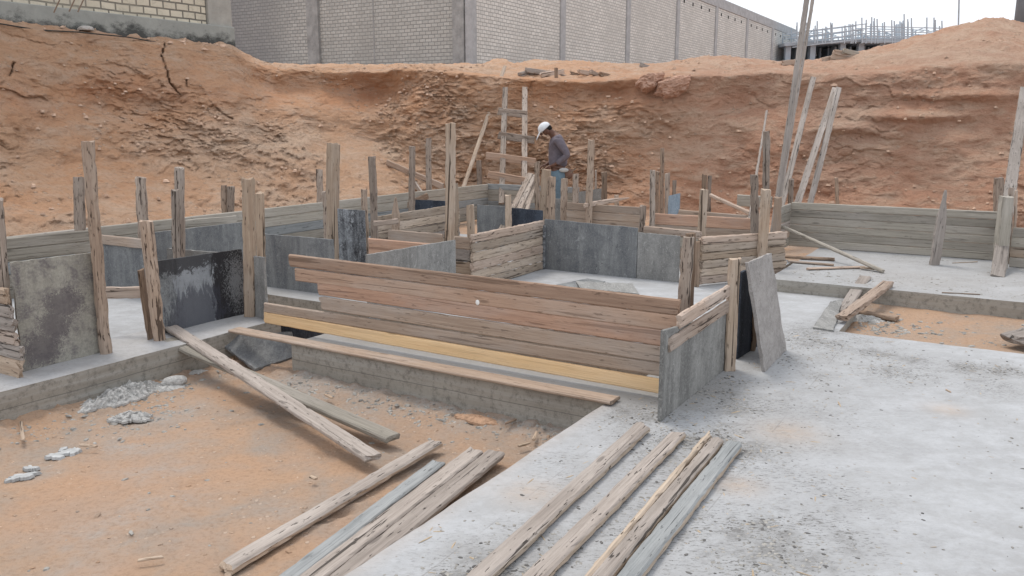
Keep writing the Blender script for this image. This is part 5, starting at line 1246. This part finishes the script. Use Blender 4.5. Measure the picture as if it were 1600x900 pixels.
# body
V = [PP(872, 272), PP(871, 252), PP(871, 233), PP(871, 219), PP(866, 211), PP(859.5, 206), PP(853, 202), PP(849, 210),          # 0-7 pelvis..head, chin
     PP(871, 217, -.17), PP(886, 241, -.20), PP(868, 256, -.13), PP(861, 259, -.10),                # 8-11 near arm (toward camera)
     PP(870, 217, .17), PP(879, 240, .22), PP(860, 254, .12), PP(853, 258, .08),                     # 12-15 far arm
     PP(871, 280, -.09), Vector((PP(869, 310).x, YP-.10, .50)), Vector((PP(872, 340).x, YP-.10, .09)), Vector((PP(863, 340).x, YP-.11, .05)),   # 16-19
     PP(872, 280, .09), Vector((PP(874, 310).x, YP+.10, .50)), Vector((PP(877, 340).x, YP+.10, .09)), Vector((PP(868, 340).x, YP+.11, .05))]
E_ = [(0, 1), (1, 2), (2, 3), (3, 4), (4, 5), (5, 6), (6, 7), (3, 8), (8, 9), (9, 10), (10, 11), (3, 12), (12, 13), (13, 14), (14, 15), (0, 16), (16, 17), (17, 18), (18, 19), (0, 20), (20, 21), (21, 22), (22, 23)]
rad = [(.115, .14), (.10, .13), (.11, .15), (.10, .14), .062, .06, (.094, .088), (.066, .06), .058, .045, .03, .028, .058, .045, .03, .028, .085, .06, .045, .03, .085, .06, .045, .03]
body = skin('body', V, E_, rad, M_SKIN, per)
V2 = [PP(873, 266), PP(871.5, 248), PP(871.5, 233), PP(871, 220), PP(866.5, 212), PP(871, 218, -.17), PP(886, 242, -.205), PP(869, 255.5, -.135), PP(870, 218, .17), PP(879, 241, .22), PP(862, 253.5, .13)]
E2 = [(0, 1), (1, 2), (2, 3), (3, 4), (3, 5), (5, 6), (6, 7), (3, 8), (8, 9), (9, 10)]
skin('sweater', V2, E2, [(.140, .170), (.128, .158), (.130, .165), (.118, .155), .075, .078, .064, .046, .078, .064, .046], M_SHIRT, per)
V3 = [PP(872.5, 259), PP(872, 270), PP(870.5, 282, -.085), Vector((PP(868.5, 310).x, YP-.10, .50)), Vector((PP(872, 340).x, YP-.10, .13)), PP(872, 284, .085), Vector((PP(873.5, 310).x, YP+.10, .50)), Vector((PP(877, 340).x, YP+.10, .13))]
skin('jeans', V3, [(0, 1), (1, 2), (2, 3), (3, 4), (1, 5), (5, 6), (6, 7)], [(.125, .155), (.135, .165), .115, .088, .072, .115, .08, .068], M_JEAN, per)
# hands: palm plus five separate bent fingers
def hand(base, dirx, name):
    vs = [base, base+dirx*.05, base+dirx*.085]; ed = [(0, 1), (1, 2)]; rd = [.024, (.030, .018), (.034, .016)]
    sdv = Vector((0, 1, 0)); dn = Vector((0, 0, -1))
    for k, (o_, l_) in enumerate(((-.030, .060), (-.011, .072), (.010, .068), (.029, .052))):
        i0 = len(vs); vs += [base+dirx*.088+sdv*o_, base+dirx*(.088+l_*.5)+sdv*o_+dn*.012, base+dirx*(.088+l_*.75)+sdv*o_+dn*(.03+.01*k % .02)]
        ed += [(2, i0), (i0, i0+1), (i0+1, i0+2)]; rd += [.010, .009, .0075]
    i0 = len(vs); vs += [base+dirx*.035+sdv*-.03+dn*.01, base+dirx*.06+sdv*-.048+dn*.03, base+dirx*.085+sdv*-.045+dn*.045]; ed += [(1, i0), (i0, i0+1), (i0+1, i0+2)]; rd += [.012, .011, .009]
    return skin(name, vs, ed, rd, M_SKIN, per)
hand(PP(862, 258.5, -.10), Vector((-.93, 0, -.36)).normalized(), 'hand'); hand(PP(856, 256.5, .08), Vector((-.93, 0, -.36)).normalized(), 'hand')
def ell(name, c, r, mat, rot=(0, 0, 0), cutz=None, parent=per):
    bm = bmesh.new(); bmesh.ops.create_uvsphere(bm, u_segments=24, v_segments=14, radius=1)
    for v_ in bm.verts:
        z = v_.co.z if cutz is None else max(v_.co.z, cutz); v_.co = Vector((v_.co.x*r[0], v_.co.y*r[1], z*r[2]))
    me = bpy.data.meshes.new(name); bm.to_mesh(me); bm.free(); me.materials.append(mat)
    for p_ in me.polygons: p_.use_smooth = True
    o = bpy.data.objects.new(name, me); COL.objects.link(o); o.parent = parent; o.location = Vector(c)-parent.location; o.rotation_euler = rot
    return o
tilt = (0, R(-42), 0)
capo = ell('cap', PP(850.2, 200.2), (.108, .096, .088), M_CAP, tilt, -.25)
ell('cap_brim', PP(842.3, 209.5), (.105, .080, .012), M_CAP, (0, R(-66), 0))
ell('ear', PP(856, 205.5, -.09), (.018, .012, .032), M_SKIN); ell('nose', PP(845.8, 209.5), (.022, .017, .025), M_SKIN, (0, R(-40), 0))
ell('hair', PP(857.2, 200.0), (.052, .078, .055), simple('black_hair', (.015, .013, .012), .9, .2, 30, .004), tilt)
M_EYE = simple('eye_white', (.6, .58, .55), .4, .05, 5, 0)
for s_ in (-.032, .032): ell('eye', PP(846.5, 206.5, s_), (.009, .011, .009), M_EYE)
ell('mouth', PP(847.3, 213, 0), (.012, .026, .007), simple('lips', (.12, .05, .045), .5, .1, 9, 0))
ell('tool_pouch', PP(887, 271, -.08), (.085, .06, .085), M_LEA, (0, R(20), 0)); ell('tool_pouch_pocket', PP(880, 265, -.16), (.075, .02, .035), simple('pale_canvas_pocket', (.45, .44, .42), .9, .1, 20, .003))
hm = timber('hammer_handle', PP(884, 276, -.12)-per.location, PP(899, 262, -.12)-per.location, .025, .025, (0, 1, 0), W_BROWN, kind='log', rough=.001); hm.parent = per
bel = ell('belt', PP(873.5, 261.5), (.150, .170, .024), M_LEA, (0, R(12), 0))
